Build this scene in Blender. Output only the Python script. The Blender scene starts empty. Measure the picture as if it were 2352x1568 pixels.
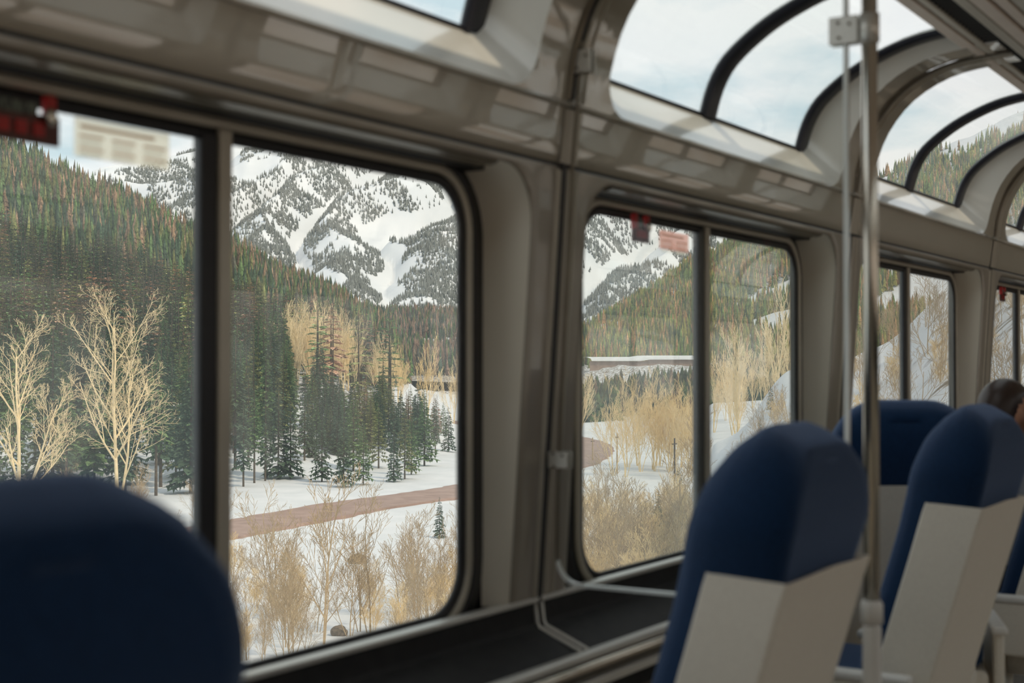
import bpy, bmesh, math, random
import numpy as np
from mathutils import Vector, Matrix
sc = bpy.context.scene
col = sc.collection
# ------------------------------------------------------------------ camera
FPX, CX, CY = 3267.0, 1176.0, 784.0
PITCH = math.atan(56 / FPX); TH = math.atan(2036 / FPX)
EYE = Vector((0, 0, 1.25))
FW = Vector((math.cos(TH) * math.cos(PITCH), math.sin(TH) * math.cos(PITCH), math.sin(PITCH)))
RT = Vector((math.sin(TH), -math.cos(TH), 0)); UP = RT.cross(FW)
cd = bpy.data.cameras.new('camera'); cam = bpy.data.objects.new('camera', cd); col.objects.link(cam)
cam.matrix_world = Matrix.Translation(EYE) @ Matrix((RT, UP, -FW)).transposed().to_4x4()
cd.sensor_width = 36; cd.lens = 36 * FPX / 2352; cd.clip_end = 20000; cd.clip_start = 0.02
cd.dof.use_dof = True; cd.dof.focus_distance = 70; cd.dof.aperture_fstop = 4.5
sc.camera = cam
# ------------------------------------------------------------------ world, sun, exposure
W = bpy.data.worlds.new('sky'); sc.world = W; W.use_nodes = True
nt = W.node_tree; nt.nodes.clear()
def wn(t, **k):
    n = nt.nodes.new(t)
    for a, b in k.items(): setattr(n, a, b)
    return n
tc = wn('ShaderNodeTexCoord'); mp = wn('ShaderNodeMapping'); mp.inputs['Scale'].default_value = (3.2, 3.2, 9)
nz = wn('ShaderNodeTexNoise'); nz.inputs['Scale'].default_value = 1.1; nz.inputs['Detail'].default_value = 7; nz.inputs['Roughness'].default_value = .52
rp = wn('ShaderNodeValToRGB'); e = rp.color_ramp.elements
e[0].position = .42; e[0].color = (.50, .64, .71, 1); e[1].position = .52; e[1].color = (.86, .87, .88, 1)
m2 = wn('ShaderNodeTexNoise'); m2.inputs['Scale'].default_value = 2.2; m2.inputs['Detail'].default_value = 3
r2 = wn('ShaderNodeValToRGB'); r2.color_ramp.elements[0].position = .35; r2.color_ramp.elements[0].color = (1, .97, .90, 1)
r2.color_ramp.elements[1].position = .6; r2.color_ramp.elements[1].color = (.97, .98, 1, 1)
mx = wn('ShaderNodeMixRGB', blend_type='MULTIPLY'); mx.inputs[0].default_value = 1
bg = wn('ShaderNodeBackground'); bg.inputs['Strength'].default_value = .75; wo = wn('ShaderNodeOutputWorld')
L = nt.links.new
L(tc.outputs['Generated'], mp.inputs[0]); L(mp.outputs[0], nz.inputs[0]); L(nz.outputs['Fac'], rp.inputs[0])
L(tc.outputs['Generated'], m2.inputs[0]); L(m2.outputs['Fac'], r2.inputs[0])
L(rp.outputs[0], mx.inputs[1]); L(r2.outputs[0], mx.inputs[2]); L(mx.outputs[0], bg.inputs[0]); L(bg.outputs[0], wo.inputs[0])
sd = bpy.data.lights.new('sun', 'SUN'); sd.energy = 1.3; sd.angle = math.radians(1.5); sd.color = (1, .84, .62)
sun = bpy.data.objects.new('sun', sd); col.objects.link(sun)
sun.rotation_euler = Vector((-.06, -.68, .73)).to_track_quat('Z', 'Y').to_euler()
sc.view_settings.view_transform = 'Standard'; sc.view_settings.look = 'None'
sc.view_settings.exposure = 0.76; sc.view_settings.gamma = 1; sc.view_settings.use_curve_mapping = False
sc.cycles.use_denoising = True
sc.cycles.max_bounces = 7; sc.cycles.diffuse_bounces = 4; sc.cycles.glossy_bounces = 3
sc.cycles.transparent_max_bounces = 12; sc.cycles.transmission_bounces = 2
sc.cycles.caustics_reflective = False; sc.cycles.caustics_refractive = False
sc.cycles.sample_clamp_indirect = 6

# ------------------------------------------------------------------ materials
def srgb(r, g, b):
    f = lambda c: (c / 255 / 12.92) if c <= 10 else ((c / 255 + .055) / 1.055) ** 2.4
    return (f(r), f(g), f(b), 1)
def mat(name, c, rough=.5, metal=0, c2=None, nscale=8, coat=0, bump=0, bscale=60, spec=.5, coatr=.06, cior=1.5, lo=.35, hi=.65, detail=4, stretch=None, coords='Object', attr=None, sheen=0):
    m = bpy.data.materials.new(name); m.use_nodes = True
    t = m.node_tree; p = t.nodes['Principled BSDF']
    p.inputs['Base Color'].default_value = c; p.inputs['Roughness'].default_value = rough
    p.inputs['Metallic'].default_value = metal; p.inputs['Coat Weight'].default_value = coat
    p.inputs['Coat Roughness'].default_value = coatr; p.inputs['Coat IOR'].default_value = cior; p.inputs['Specular IOR Level'].default_value = spec
    if sheen: p.inputs['Sheen Weight'].default_value = sheen; p.inputs['Sheen Roughness'].default_value = .4; p.inputs['Sheen Tint'].default_value = (.5, .65, 1, 1)
    co = t.nodes.new('ShaderNodeTexCoord'); mpn = t.nodes.new('ShaderNodeMapping')
    if stretch: mpn.inputs['Scale'].default_value = stretch
    t.links.new(co.outputs[coords], mpn.inputs[0])
    src = None
    if attr:
        at = t.nodes.new('ShaderNodeAttribute'); at.attribute_name = attr; src = at.outputs['Color']
    if c2:
        n = t.nodes.new('ShaderNodeTexNoise'); n.inputs['Scale'].default_value = nscale; n.inputs['Detail'].default_value = detail
        r = t.nodes.new('ShaderNodeValToRGB'); r.color_ramp.elements[0].position = lo; r.color_ramp.elements[1].position = hi
        r.color_ramp.elements[0].color = c; r.color_ramp.elements[1].color = c2
        t.links.new(mpn.outputs[0], n.inputs[0]); t.links.new(n.outputs['Fac'], r.inputs[0])
        if src:
            mm = t.nodes.new('ShaderNodeMixRGB'); mm.blend_type = 'MULTIPLY'; mm.inputs[0].default_value = 1
            t.links.new(src, mm.inputs[1]); t.links.new(r.outputs[0], mm.inputs[2]); src = mm.outputs[0]
        else: src = r.outputs[0]
    if src: t.links.new(src, p.inputs['Base Color'])
    if bump:
        n = t.nodes.new('ShaderNodeTexNoise'); n.inputs['Scale'].default_value = bscale; n.inputs['Detail'].default_value = 5
        b = t.nodes.new('ShaderNodeBump'); b.inputs['Strength'].default_value = bump; b.inputs['Distance'].default_value = .02
        t.links.new(mpn.outputs[0], n.inputs[0]); t.links.new(n.outputs['Fac'], b.inputs['Height']); t.links.new(b.outputs[0], p.inputs['Normal'])
    return m
def glassmat(name, tint=(1, 1, 1, 1), ior=1.5, dust_haze=0):
    m = bpy.data.materials.new(name); m.use_nodes = True; t = m.node_tree; t.nodes.clear()
    o = t.nodes.new('ShaderNodeOutputMaterial'); mix = t.nodes.new('ShaderNodeMixShader'); tr = t.nodes.new('ShaderNodeBsdfTransparent')
    gl = t.nodes.new('ShaderNodeBsdfGlossy'); gl.inputs['Roughness'].default_value = 0.0
    fr = t.nodes.new('ShaderNodeFresnel'); ge = t.nodes.new('ShaderNodeNewGeometry'); mr = t.nodes.new('ShaderNodeMapRange')
    mr.inputs[3].default_value = ior; mr.inputs[4].default_value = 1 / ior; t.links.new(ge.outputs['Backfacing'], mr.inputs[0]); t.links.new(mr.outputs[0], fr.inputs['IOR'])
    tr.inputs[0].default_value = tint
    t.links.new(fr.outputs[0], mix.inputs[0]); t.links.new(tr.outputs[0], mix.inputs[1]); t.links.new(gl.outputs[0], mix.inputs[2])
    if dust_haze:                                # thin film of dirt that scatters the daylight, also standing in for distance haze
        m3 = t.nodes.new('ShaderNodeMixShader'); td = t.nodes.new('ShaderNodeBsdfTranslucent'); td.inputs[0].default_value = (.80, .86, .84, 1)
        tcn = t.nodes.new('ShaderNodeTexCoord'); nn = t.nodes.new('ShaderNodeTexNoise'); nn.inputs['Scale'].default_value = 2.5; nn.inputs['Detail'].default_value = 5
        m4 = t.nodes.new('ShaderNodeMapRange'); m4.inputs[1].default_value = .3; m4.inputs[2].default_value = .7; m4.inputs[3].default_value = dust_haze * .5; m4.inputs[4].default_value = dust_haze * 1.5
        t.links.new(tcn.outputs['Object'], nn.inputs[0]); t.links.new(nn.outputs['Fac'], m4.inputs[0]); t.links.new(m4.outputs[0], m3.inputs[0])
        t.links.new(mix.outputs[0], m3.inputs[1]); t.links.new(td.outputs[0], m3.inputs[2]); t.links.new(m3.outputs[0], o.inputs[0])
    else: t.links.new(mix.outputs[0], o.inputs[0])
    return m
LINING = mat('lining_beige', (.32, .28, .225, 1), .28, c2=(.35, .31, .25, 1), nscale=3, coat=.7, coatr=.05)
REVEAL = mat('reveal_beige', (.86, .79, .65, 1), .5, c2=(.89, .82, .69, 1), nscale=4, coat=.1)
COVE = mat('cove_grey', (.49, .445, .36, 1), .25, c2=(.52, .475, .39, 1), nscale=3, coat=1, coatr=.03, cior=2.1)
MOULD = mat('upper_moulding', (.68, .665, .61, 1), .3, c2=(.72, .705, .65, 1), nscale=3, coat=.7, coatr=.04, cior=1.7)
SILL = mat('sill_charcoal', (.018, .018, .019, 1), .6, c2=(.026, .026, .026, 1), nscale=30, bump=.1, bscale=300, spec=.25)
LOWER = mat('lower_wall_brown', (.09, .075, .055, 1), .5, c2=(.12, .10, .07, 1), nscale=20)
METAL = mat('aluminium', (.72, .70, .64, 1), .34, .45, c2=(.78, .76, .70, 1), nscale=20, stretch=(.2, 8, 8))
FRAME = mat('frame_grey', (.46, .42, .34, 1), .35, .2, c2=(.50, .46, .38, 1), nscale=12)
BRONZE = mat('bronze_trim', (.16, .13, .095, 1), .35, .5, c2=(.21, .18, .13, 1), nscale=14)
STEEL = mat('stainless', (.62, .58, .50, 1), .2, 1, c2=(.68, .64, .57, 1), nscale=30, stretch=(1, 1, .05))
RUBBER = mat('black_rubber', (.006, .006, .008, 1), .5, c2=(.010, .010, .012, 1), nscale=40)
GASKET = mat('navy_gasket', (.010, .011, .018, 1), .35, c2=(.016, .017, .024, 1), nscale=20)
FABRIC = mat('navy_fabric', (.0035, .020, .060, 1), .9, c2=(.006, .030, .085, 1), nscale=220, bump=.25, bscale=500, sheen=.7, spec=.2)
SHELL = mat('seat_shell_beige', (.76, .70, .605, 1), .5, c2=(.80, .74, .64, 1), nscale=120, bump=.06, bscale=600)
ARMTOP = mat('armrest_white', (.72, .70, .66, 1), .35, c2=(.76, .74, .70, 1), nscale=30)
CEIL = mat('ceiling_beige', (.70, .60, .51, 1), .42, .05, c2=(.75, .65, .56, 1), nscale=10)
BLACK = mat('vent_black', (.005, .005, .006, 1), .5, c2=(.008, .008, .009, 1), nscale=20)
SLAT = mat('vent_slat', (.020, .019, .018, 1), .5, c2=(.03, .028, .026, 1), nscale=30)
FLOORM = mat('carpet', (.20, .18, .16, 1), .95, c2=(.27, .25, .22, 1), nscale=80, bump=.3, bscale=300)
RED = mat('handle_red', (.42, .012, .010, 1), .4, c2=(.50, .016, .012, 1), nscale=30)
MAROON = mat('plate_maroon', (.085, .018, .012, 1), .45, c2=(.12, .028, .018, 1), nscale=60)
GREENG = mat('legend_green', (.16, .19, .15, 1), .5, c2=(.03, .035, .03, 1), nscale=60, stretch=(4, 1, 1), lo=.45, hi=.55)
def paper(name, c, see):
    m = bpy.data.materials.new(name); m.use_nodes = True; t = m.node_tree; t.nodes.clear()
    o = t.nodes.new('ShaderNodeOutputMaterial'); a = t.nodes.new('ShaderNodeMixShader'); a.inputs[0].default_value = see
    d = t.nodes.new('ShaderNodeBsdfTranslucent'); n = t.nodes.new('ShaderNodeTexNoise'); n.inputs['Scale'].default_value = 25
    r = t.nodes.new('ShaderNodeMixRGB'); r.inputs[1].default_value = c; r.inputs[2].default_value = tuple(min(1, v * 1.08) for v in c)
    t.links.new(n.outputs['Fac'], r.inputs[0]); t.links.new(r.outputs[0], d.inputs[0]); tr = t.nodes.new('ShaderNodeBsdfTransparent')
    t.links.new(d.outputs[0], a.inputs[1]); t.links.new(tr.outputs[0], a.inputs[2]); t.links.new(a.outputs[0], o.inputs[0]); return m
STICK = paper('sticker_cream', (.93, .86, .72, 1), .35)
STICKTXT = paper('sticker_print', (.75, .48, .28, 1), .25)
STICKP = paper('sticker_pink', (.92, .55, .45, 1), .35)
PANE = glassmat('window_glass', (.985, .99, .985, 1), 1.45, .045)
UPANE = glassmat('roof_glass', (.97, .975, .98, 1), 1.5, .16)
SCREENG = glassmat('screen_glass', (.96, .97, .965, 1), 1.42)
EDGE = mat('polished_glass_edge', (.88, .92, .88, 1), .15, c2=(.92, .95, .92, 1), nscale=30, coat=.5)
SNOW = mat('snow', (.62, .64, .66, 1), .7, c2=(.70, .71, .73, 1), nscale=.35, bump=.3, bscale=1.2, spec=.2)
CONIF = mat('conifer', (.6, .6, .6, 1), .8, c2=(1.25, 1.25, 1.25, 1), nscale=1.2, attr='tone', spec=.15)
BARK = mat('bark_dark', (.07, .05, .035, 1), .9, c2=(.12, .09, .06, 1), nscale=6)
PALE = mat('pale_bark', (.78, .62, .36, 1), .8, c2=(.86, .71, .46, 1), nscale=3, spec=.2)
STRAW = mat('straw_twigs', (.72, .54, .27, 1), .85, c2=(.84, .66, .38, 1), nscale=3, spec=.15)
BROWNT = mat('brown_twigs', (.36, .26, .15, 1), .85, c2=(.50, .38, .23, 1), nscale=3, spec=.15)
ROADM = mat('wet_red_gravel', (.27, .165, .125, 1), .6, c2=(.36, .235, .185, 1), nscale=.7, bump=.3, bscale=3, stretch=None)
ROCK = mat('rock', (.10, .075, .05, 1), .85, c2=(.20, .15, .10, 1), nscale=3, bump=.4, bscale=6)
RETAIN = mat('retaining_brown', (.27, .18, .145, 1), .8, c2=(.36, .26, .21, 1), nscale=.4)
SKIN = mat('skin', (.55, .26, .15, 1), .5, c2=(.60, .30, .18, 1), nscale=20)
HAIR = mat('dark_hair', (.030, .017, .012, 1), .35, c2=(.05, .028, .02, 1), nscale=90, stretch=(1, 1, 8))
SHIRT = mat('grey_shirt', (.30, .31, .34, 1), .85, c2=(.36, .37, .40, 1), nscale=120)
TROUS = mat('dark_trousers', (.03, .032, .045, 1), .9, c2=(.045, .048, .06, 1), nscale=120)

# ------------------------------------------------------------------ helpers
def mobj(name, V, F, m, parent=None, smooth=False, bevel=0, seg=2):
    me = bpy.data.meshes.new(name); me.from_pydata([tuple(v) for v in V], [], F); me.validate(); me.update()
    me.materials.append(m)
    if smooth: me.shade_smooth()
    o = bpy.data.objects.new(name, me); col.objects.link(o)
    if parent is not None: o.parent = parent
    if bevel:
        b = o.modifiers.new('b', 'BEVEL'); b.width = bevel; b.segments = seg; b.limit_method = 'ANGLE'; b.angle_limit = .6
    return o
def empty(name, loc=(0, 0, 0), rz=0):
    o = bpy.data.objects.new(name, None); col.objects.link(o); o.location = loc; o.rotation_euler = (0, 0, rz); o.empty_display_size = .1
    return o
def tag(o, label=None, cat=None, group=None, kind=None):
    if label: o['label'] = label
    if cat: o['category'] = cat
    if group: o['group'] = group
    if kind: o['kind'] = kind
    return o
class MB:
    def __init__(s): s.V = []; s.F = []
    def add(s, V, F):
        n = len(s.V); s.V += [tuple(v) for v in V]; s.F += [tuple(i + n for i in f) for f in F]; return s
    def box(s, x0, x1, y0, y1, z0, z1):
        V = [(x, y, z) for x in (x0, x1) for y in (y0, y1) for z in (z0, z1)]
        return s.add(V, [(0, 1, 3, 2), (4, 6, 7, 5), (0, 4, 5, 1), (2, 3, 7, 6), (0, 2, 6, 4), (1, 5, 7, 3)])
    def grid(s, P):                       # P: rows of points
        a, b = len(P), len(P[0]); V = [p for r in P for p in r]
        return s.add(V, [(i * b + j, i * b + j + 1, (i + 1) * b + j + 1, (i + 1) * b + j) for i in range(a - 1) for j in range(b - 1)])
    def tube(s, pts, rad, n=8, cap=True):
        pts = [Vector(p) for p in pts]; rads = rad if isinstance(rad, (list, tuple)) else [rad] * len(pts); R = []
        for i, p in enumerate(pts):
            d = (pts[min(i + 1, len(pts) - 1)] - pts[max(i - 1, 0)]).normalized()
            a = d.cross(Vector((0, 0, 1)) if abs(d.z) < .9 else Vector((1, 0, 0))).normalized(); b = d.cross(a)
            R.append([p + a * rads[i] * math.cos(2 * math.pi * k / n) + b * rads[i] * math.sin(2 * math.pi * k / n) for k in range(n)])
        o = len(s.V); s.V += [tuple(v) for r in R for v in r]
        for i in range(len(R) - 1):
            for k in range(n): s.F.append((o + i * n + k, o + i * n + (k + 1) % n, o + (i + 1) * n + (k + 1) % n, o + (i + 1) * n + k))
        if cap: s.F.append(tuple(o + k for k in range(n))[::-1]); s.F.append(tuple(o + (len(R) - 1) * n + k for k in range(n)))
        return s
    def prism(s, prof, x0, x1):           # closed (y,z) profile swept along x
        n = len(prof); V = [(x0, y, z) for y, z in prof] + [(x1, y, z) for y, z in prof]
        return s.add(V, [(i, (i + 1) % n, n + (i + 1) % n, n + i) for i in range(n)] + [tuple(range(n))[::-1], tuple(range(n, 2 * n))])
    def sweep(s, prof, path, closed=True): # loops: path[i] gives list of points
        return s
    def build(s, name, m, parent=None, smooth=False, bevel=0, seg=2): return mobj(name, s.V, s.F, m, parent, smooth, bevel, seg)
def loops(name, Ls, m, parent=None, closed=True, smooth=True):
    mb = MB(); n = len(Ls[0]); V = [p for l in Ls for p in l]; F = []
    k = n if closed else n - 1
    for i in range(len(Ls) - 1):
        for j in range(k): F.append((i * n + j, i * n + (j + 1) % n, (i + 1) * n + (j + 1) % n, (i + 1) * n + j))
    mb.add(V, F); return mb.build(name, m, parent, smooth)
def interp(tab, z):
    for (a, ya), (b, yb) in zip(tab, tab[1:]):
        if z <= b: return ya + (yb - ya) * (z - a) / (b - a)
    return tab[-1][1]

# ------------------------------------------------------------------ railway car shell
PITCHX = 1.83; M = [1.649 + PITCHX * i for i in range(-2, 6)]        # bay centres (mullions)
YC = .06                                                             # mirror plane of the car
YG = 1.566                                                           # lower glass plane
def lin_y(z): return 1.531 - (z - .76) * .0675                        # lower lining leans inward at the top
def smoothpts(P, n):
    P = [np.array(p, float) for p in P]; out = []
    for i in range(len(P) - 1):
        p0 = P[max(i - 1, 0)]; p1 = P[i]; p2 = P[i + 1]; p3 = P[min(i + 2, len(P) - 1)]
        for k in range(n):
            t = k / n; out.append(.5 * ((2 * p1) + (-p0 + p2) * t + (2 * p0 - 5 * p1 + 4 * p2 - p3) * t * t + (-p0 + 3 * p1 - 3 * p2 + p3) * t ** 3))
    out.append(P[-1]); return out
class Prof:
    def __init__(s, P):
        s.P = np.array(smoothpts(P, 6)); d = np.linalg.norm(np.diff(s.P, axis=0), axis=1); s.S = np.concatenate([[0], np.cumsum(d)]); s.L = s.S[-1]
        s.N = np.gradient(s.P, axis=0); s.N = np.stack([-s.N[:, 1], s.N[:, 0]], 1); s.N /= np.linalg.norm(s.N, axis=1)[:, None]
    def at(s, u, off=0):                   # off > 0 moves to the inside of the car
        y = np.interp(u, s.S, s.P[:, 0]) + off * np.interp(u, s.S, s.N[:, 0]); z = np.interp(u, s.S, s.P[:, 1]) + off * np.interp(u, s.S, s.N[:, 1])
        return y, z
INP = Prof([(1.470, 1.667), (1.452, 1.797), (1.434, 1.905), (1.390, 2.01), (1.308, 2.103), (1.187, 2.165), (1.05, 2.186), (.98, 2.190)])
GLP = Prof([(1.562, 1.912), (1.538, 1.99), (1.494, 2.06), (1.405, 2.130), (1.315, 2.177), (1.215, 2.212), (1.10, 2.230), (.98, 2.236)])
def arc(cx, cz, r, a0, a1, n=8): return [(cx + r * math.cos(math.radians(a0 + (a1 - a0) * i / n)), cz + r * math.sin(math.radians(a0 + (a1 - a0) * i / n))) for i in range(n + 1)]
def lin(p, q, n): return [(p[0] + (q[0] - p[0]) * i / n, p[1] + (q[1] - p[1]) * i / n) for i in range(n)]
def ushape(x0, x1, z0, z1, r, up=True):    # open loop; up: legs at z0, round corners at z1
    if up: L_ = lin((x0, z0), (x0, z1 - r), 8) + arc(x0 + r, z1 - r, r, 180, 90) [:-1] + lin((x0 + r, z1), (x1 - r, z1), 10) + arc(x1 - r, z1 - r, r, 90, 0)[:-1] + lin((x1, z1 - r), (x1, z0), 8) + [(x1, z0)]
    else: L_ = lin((x0, z1), (x0, z0 + r), 14) + arc(x0 + r, z0 + r, r, 180, 270)[:-1] + lin((x0 + r, z0), (x1 - r, z0), 10) + arc(x1 - r, z0 + r, r, 270, 360)[:-1] + lin((x1, z0 + r), (x1, z1), 14) + [(x1, z1)]
    return L_
def rrect(x0, x1, z0, z1, rt, rb, n=8):
    return (arc(x0 + rb, z0 + rb, rb, 180, 270, n) + arc(x1 - rb, z0 + rb, rb, 270, 360, n) + arc(x1 - rt, z1 - rt, rt, 0, 90, n) + arc(x0 + rt, z1 - rt, rt, 90, 180, n))

wnum = [0]
def make_side(sg, bays, wall):
    """one side of the car; sg = 1 window side of the photograph, -1 the opposite side (same parts, turned round)"""
    def mir(o):                            # opposite side: mirror the mesh about the centre line
        if sg < 0 and o.type == 'MESH':
            for v in o.data.vertices: v.co.y = 2 * YC - v.co.y
            o.data.flip_normals()
        return o
    for bi in bays:
        m = M[bi]; g = .006; xa, xb = m - PITCHX / 2 + g, m + PITCHX / 2 - g
        # --- lower lining: U-shaped moulding round the window
        hz = 1.652
        inner = ushape(m - .807, m + .807, .762, hz, .115)
        outer = ushape(xa, xb, .762, 1.664, .003)
        K = 5; Ls = []
        for k in range(K + 1):
            t = k / K; Ls.append([(a[0] + (b[0] - a[0]) * t, lin_y(a[1] + (b[1] - a[1]) * t) + (.006 if k == K else 0), a[1] + (b[1] - a[1]) * t) for a, b in zip(inner, outer)])
        edge = [(a[0], lin_y(a[1]) + .004, a[1]) for a in [(m + (p[0] - m) * (1 - .006), p[1] - (.004 if p[1] > 1.5 else 0)) for p in inner]]
        mir(loops('lining_panel', [edge] + Ls, LINING, wall, closed=False))
        # --- reveal between lining and window frame
        fr_l = ushape(m - .775, m + .775, .762, 1.662, .16)
        rev = []
        for t in (0, .06, .5, .94, 1):
            rev.append([(p[0] + (q[0] - p[0]) * t, lin_y(p[1]) * (1 - t) + (YG + .018) * t, p[1] + (q[1] - p[1]) * t) for p, q in zip(inner, fr_l)])
        mir(loops('window_reveal', rev, REVEAL, wall, closed=False))
        # --- window
        wnum[0] += 1
        w = empty('window_%d' % wnum[0], (0, 0, 0)); w['kind'] = 'structure'
        zb, zt = .775, 1.600
        def ring(name, i0, i1, ys, mt):    # ring between insets i0 and i1 (outwards from the glass)
            Ls = []
            for t, y in ys:
                i = i0 + (i1 - i0) * t
                Ls.append([(x, y, z) for x, z in rrect(m - .665 - i, m + .665 + i, zb - i, zt + i, .085 + i, .09 + i)])
            return mir(loops(name, Ls, mt, w))
        ring('inner_gasket', 0, .022, [(0, YG + .005), (0, YG - .002), (.3, YG - .005), (.9, YG - .005), (1, YG + .01)], RUBBER)
        ring('window_frame', .020, .041, [(0, YG + .01), (0, YG - .005), (.12, YG - .009), (.85, YG - .009), (1, YG - .004), (1, YG + .01)], FRAME)
        ring('outer_gasket', .039, .066, [(0, YG + .01), (0, YG - .003), (.35, YG), (.5, YG - .003), (1, YG - .001), (1.3, YG + .008), (2.6, YG + .014), (3.1, YG + .022)], RUBBER)
        for x0, x1, nm in ((m - .668, m - .048, 'glass_pane'), (m + .012, m + .668, 'glass_pane')):
            mir(MB().box(x0, x1, YG - .002, YG + .002, zb - .003, zt + .003).build(nm, PANE, w))
        mir(MB().box(m - .050, m - .014, YG - .008, YG + .012, zb - .01, zt + .01).build('mullion_gasket', RUBBER, w, bevel=.003))
        mir(MB().box(m - .015, m + .014, YG - .013, YG + .014, zb - .02, zt + .02).build('mullion', FRAME, w, bevel=.004))
        # blind cassette under the header
        mb = MB(); prof = [(1.478, 1.6525), (1.482, 1.644), (1.498, 1.640), (1.505, 1.6455), (1.513, 1.640), (1.530, 1.640), (1.536, 1.647), (1.536, 1.656), (1.478, 1.656)]
        mb.prism(prof, m - .68, m + .675); mir(mb.build('blind_cassette', BRONZE, w)); mir(MB().box(m - .70, m + .70, 1.528, 1.580, 1.636, 1.6585).build('blind_slot', RUBBER, w))
        # --- cove panel with the upper window opening
        zi = .131; so = INP.L
        inn = ushape(m - .765, m + .765, zi, so, .085, up=False); out = ushape(xa, xb, .003, so, .003, up=False)
        Ls = []
        for k in range(7):
            t = k / 6; row = []
            for a, b in zip(inn, out):
                u = a[1] + (b[1] - a[1]) * t; y, z = INP.at(u, -.006 if k == 6 else 0); row.append((a[0] + (b[0] - a[0]) * t, y, z))
            Ls.append(row)
        mir(loops('cove_panel', Ls, COVE, wall, closed=False))
        # raised bead along the lower edge of the upper opening
        y, z = INP.at(zi - .008, .002)
        mir(MB().tube([(xa, y, z), (xb, y, z)], .0065, 8).build('cove_bead', COVE, wall, smooth=True))
        # --- upper window
        wnum[0] += 1
        u = empty('window_%d' % wnum[0], (0, 0, 0)); u['kind'] = 'structure'
        gi = ushape(m - .725, m + .725, .002, GLP.L, .06, up=False)
        Ls = []
        for t in (0, .05, .35, .7, .95, 1):
            row = []
            for a, b in zip(inn, gi):
                ya, za = INP.at(a[1]); yb, zb_ = GLP.at(b[1]); row.append((a[0] + (b[0] - a[0]) * t, ya + (yb - ya) * t, za + (zb_ - za) * t))
            Ls.append(row)
        mir(loops('upper_moulding', Ls, MOULD, u, closed=False))
        def bar(name, x0, x1, s0, s1, off0, off1, mt, n=26):
            R = []
            for i in range(n + 1):
                s_ = s0 + (s1 - s0) * i / n; a = GLP.at(s_, off0); b = GLP.at(s_, off1); bv = (x1 - x0) * .12
                c = GLP.at(s_, off1 - .004)
                R.append([(x0, a[0], a[1]), (x0, c[0], c[1]), (x0 + bv, b[0], b[1]), (x1 - bv, b[0], b[1]), (x1, c[0], c[1]), (x1, a[0], a[1])])
            return mir(MB().grid(R).build(name, mt, u, smooth=True))
        bar('upper_mullion', m - .034, m + .034, 0, GLP.L, -.004, .020, GASKET)
        bar('side_gasket', m + .665, m + .728, .0, GLP.L, -.004, .016, GASKET)
        bar('side_gasket', m - .728, m - .665, .0, GLP.L, -.004, .016, GASKET)
        y, z = GLP.at(0.004, .004); mir(MB().tube([(m - .70, y, z), (m + .70, y, z)], .005, 6).build('bottom_gasket', GASKET, u))
        for x0, x1 in ((m - .70, m - .02), (m + .02, m + .70)):
            R = []
            for i in range(27):
                a = GLP.at(GLP.L * i / 26); R.append([(x0, a[0], a[1]), (x1, a[0], a[1])])
            mir(MB().grid(R).build('curved_pane', UPANE, u, smooth=True))
        # --- sill
        mir(MB().box(xa, xb, 1.526, 1.552, .757, .768).build('sill_edge_trim', METAL, wall, bevel=.003))
        mir(MB().prism([(1.534, .757), (1.530, .716), (1.523, .707), (1.424, .663), (1.424, .640), (1.56, .640), (1.56, .757)], xa, xb).build('sill_panel', SILL, wall, bevel=.004))
    # --- whole length pieces
    x0, x1 = M[bays[0]] - PITCHX / 2, M[bays[-1]] + PITCHX / 2
    mir(MB().box(x0, x1, 1.400, 1.426, .650, .668).build('ledge_trim', METAL, wall, bevel=.005))
    mir(MB().tube([(x0, 1.388, .644), (x1, 1.388, .644)], .0085, 10).build('ledge_rail', STEEL, wall, smooth=True))
    mir(MB().box(x0, x1, 1.530, 1.56, .02, .640).build('lower_panel', LOWER, wall))
    mir(MB().prism([(1.40, .645), (1.405, .612), (1.53, .600), (1.53, .645)], x0, x1).build('ledge_underside', LOWER, wall)); mir(MB().box(x0, x1, 1.392, 1.408, .594, .614).build('ledge_lower_trim', METAL, wall, bevel=.004))
    for z in (.10, .18, .26, .34, .42, .50): mir(MB().box(x0, x1, 1.520, 1.531, z, z + .05).build('heater_slat', SILL, wall, bevel=.003))
    for bi in bays[:-1]:
        xc = M[bi] + PITCHX / 2
        # black joint and light cover strips at each column
        R = [[(xc - .009, lin_y(z) - d, z), (xc + .009, lin_y(z) - d, z)] for z, d in ((.76, .001), (1.2, .001), (1.664, .001))]
        mir(MB().grid(R).build('joint_gasket', RUBBER, wall))
        for dx, w_ in ((-.020, .008), (.018, .005), (.052, .004)):
            R = [[(xc + dx - w_, lin_y(z) + .001, z), (xc + dx - w_ * .6, lin_y(z) - .004, z), (xc + dx + w_ * .6, lin_y(z) - .004, z), (xc + dx + w_, lin_y(z) + .001, z)] for z in (.77, 1.2, 1.655)]
            mir(MB().grid(R).build('joint_strip', FRAME, wall, smooth=True))
        # band between seam and bead
        R = []
        for i in range(6):
            s_ = .004 + (zi - .02) * i / 5; a = INP.at(s_, .0015); b = INP.at(s_, .004); R.append([(xc - .022, a[0], a[1]), (xc - .018, b[0], b[1]), (xc + .046, b[0], b[1]), (xc + .050, a[0], a[1])])
        mir(MB().grid(R).build('joint_cover', FRAME, wall, smooth=False))
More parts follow.
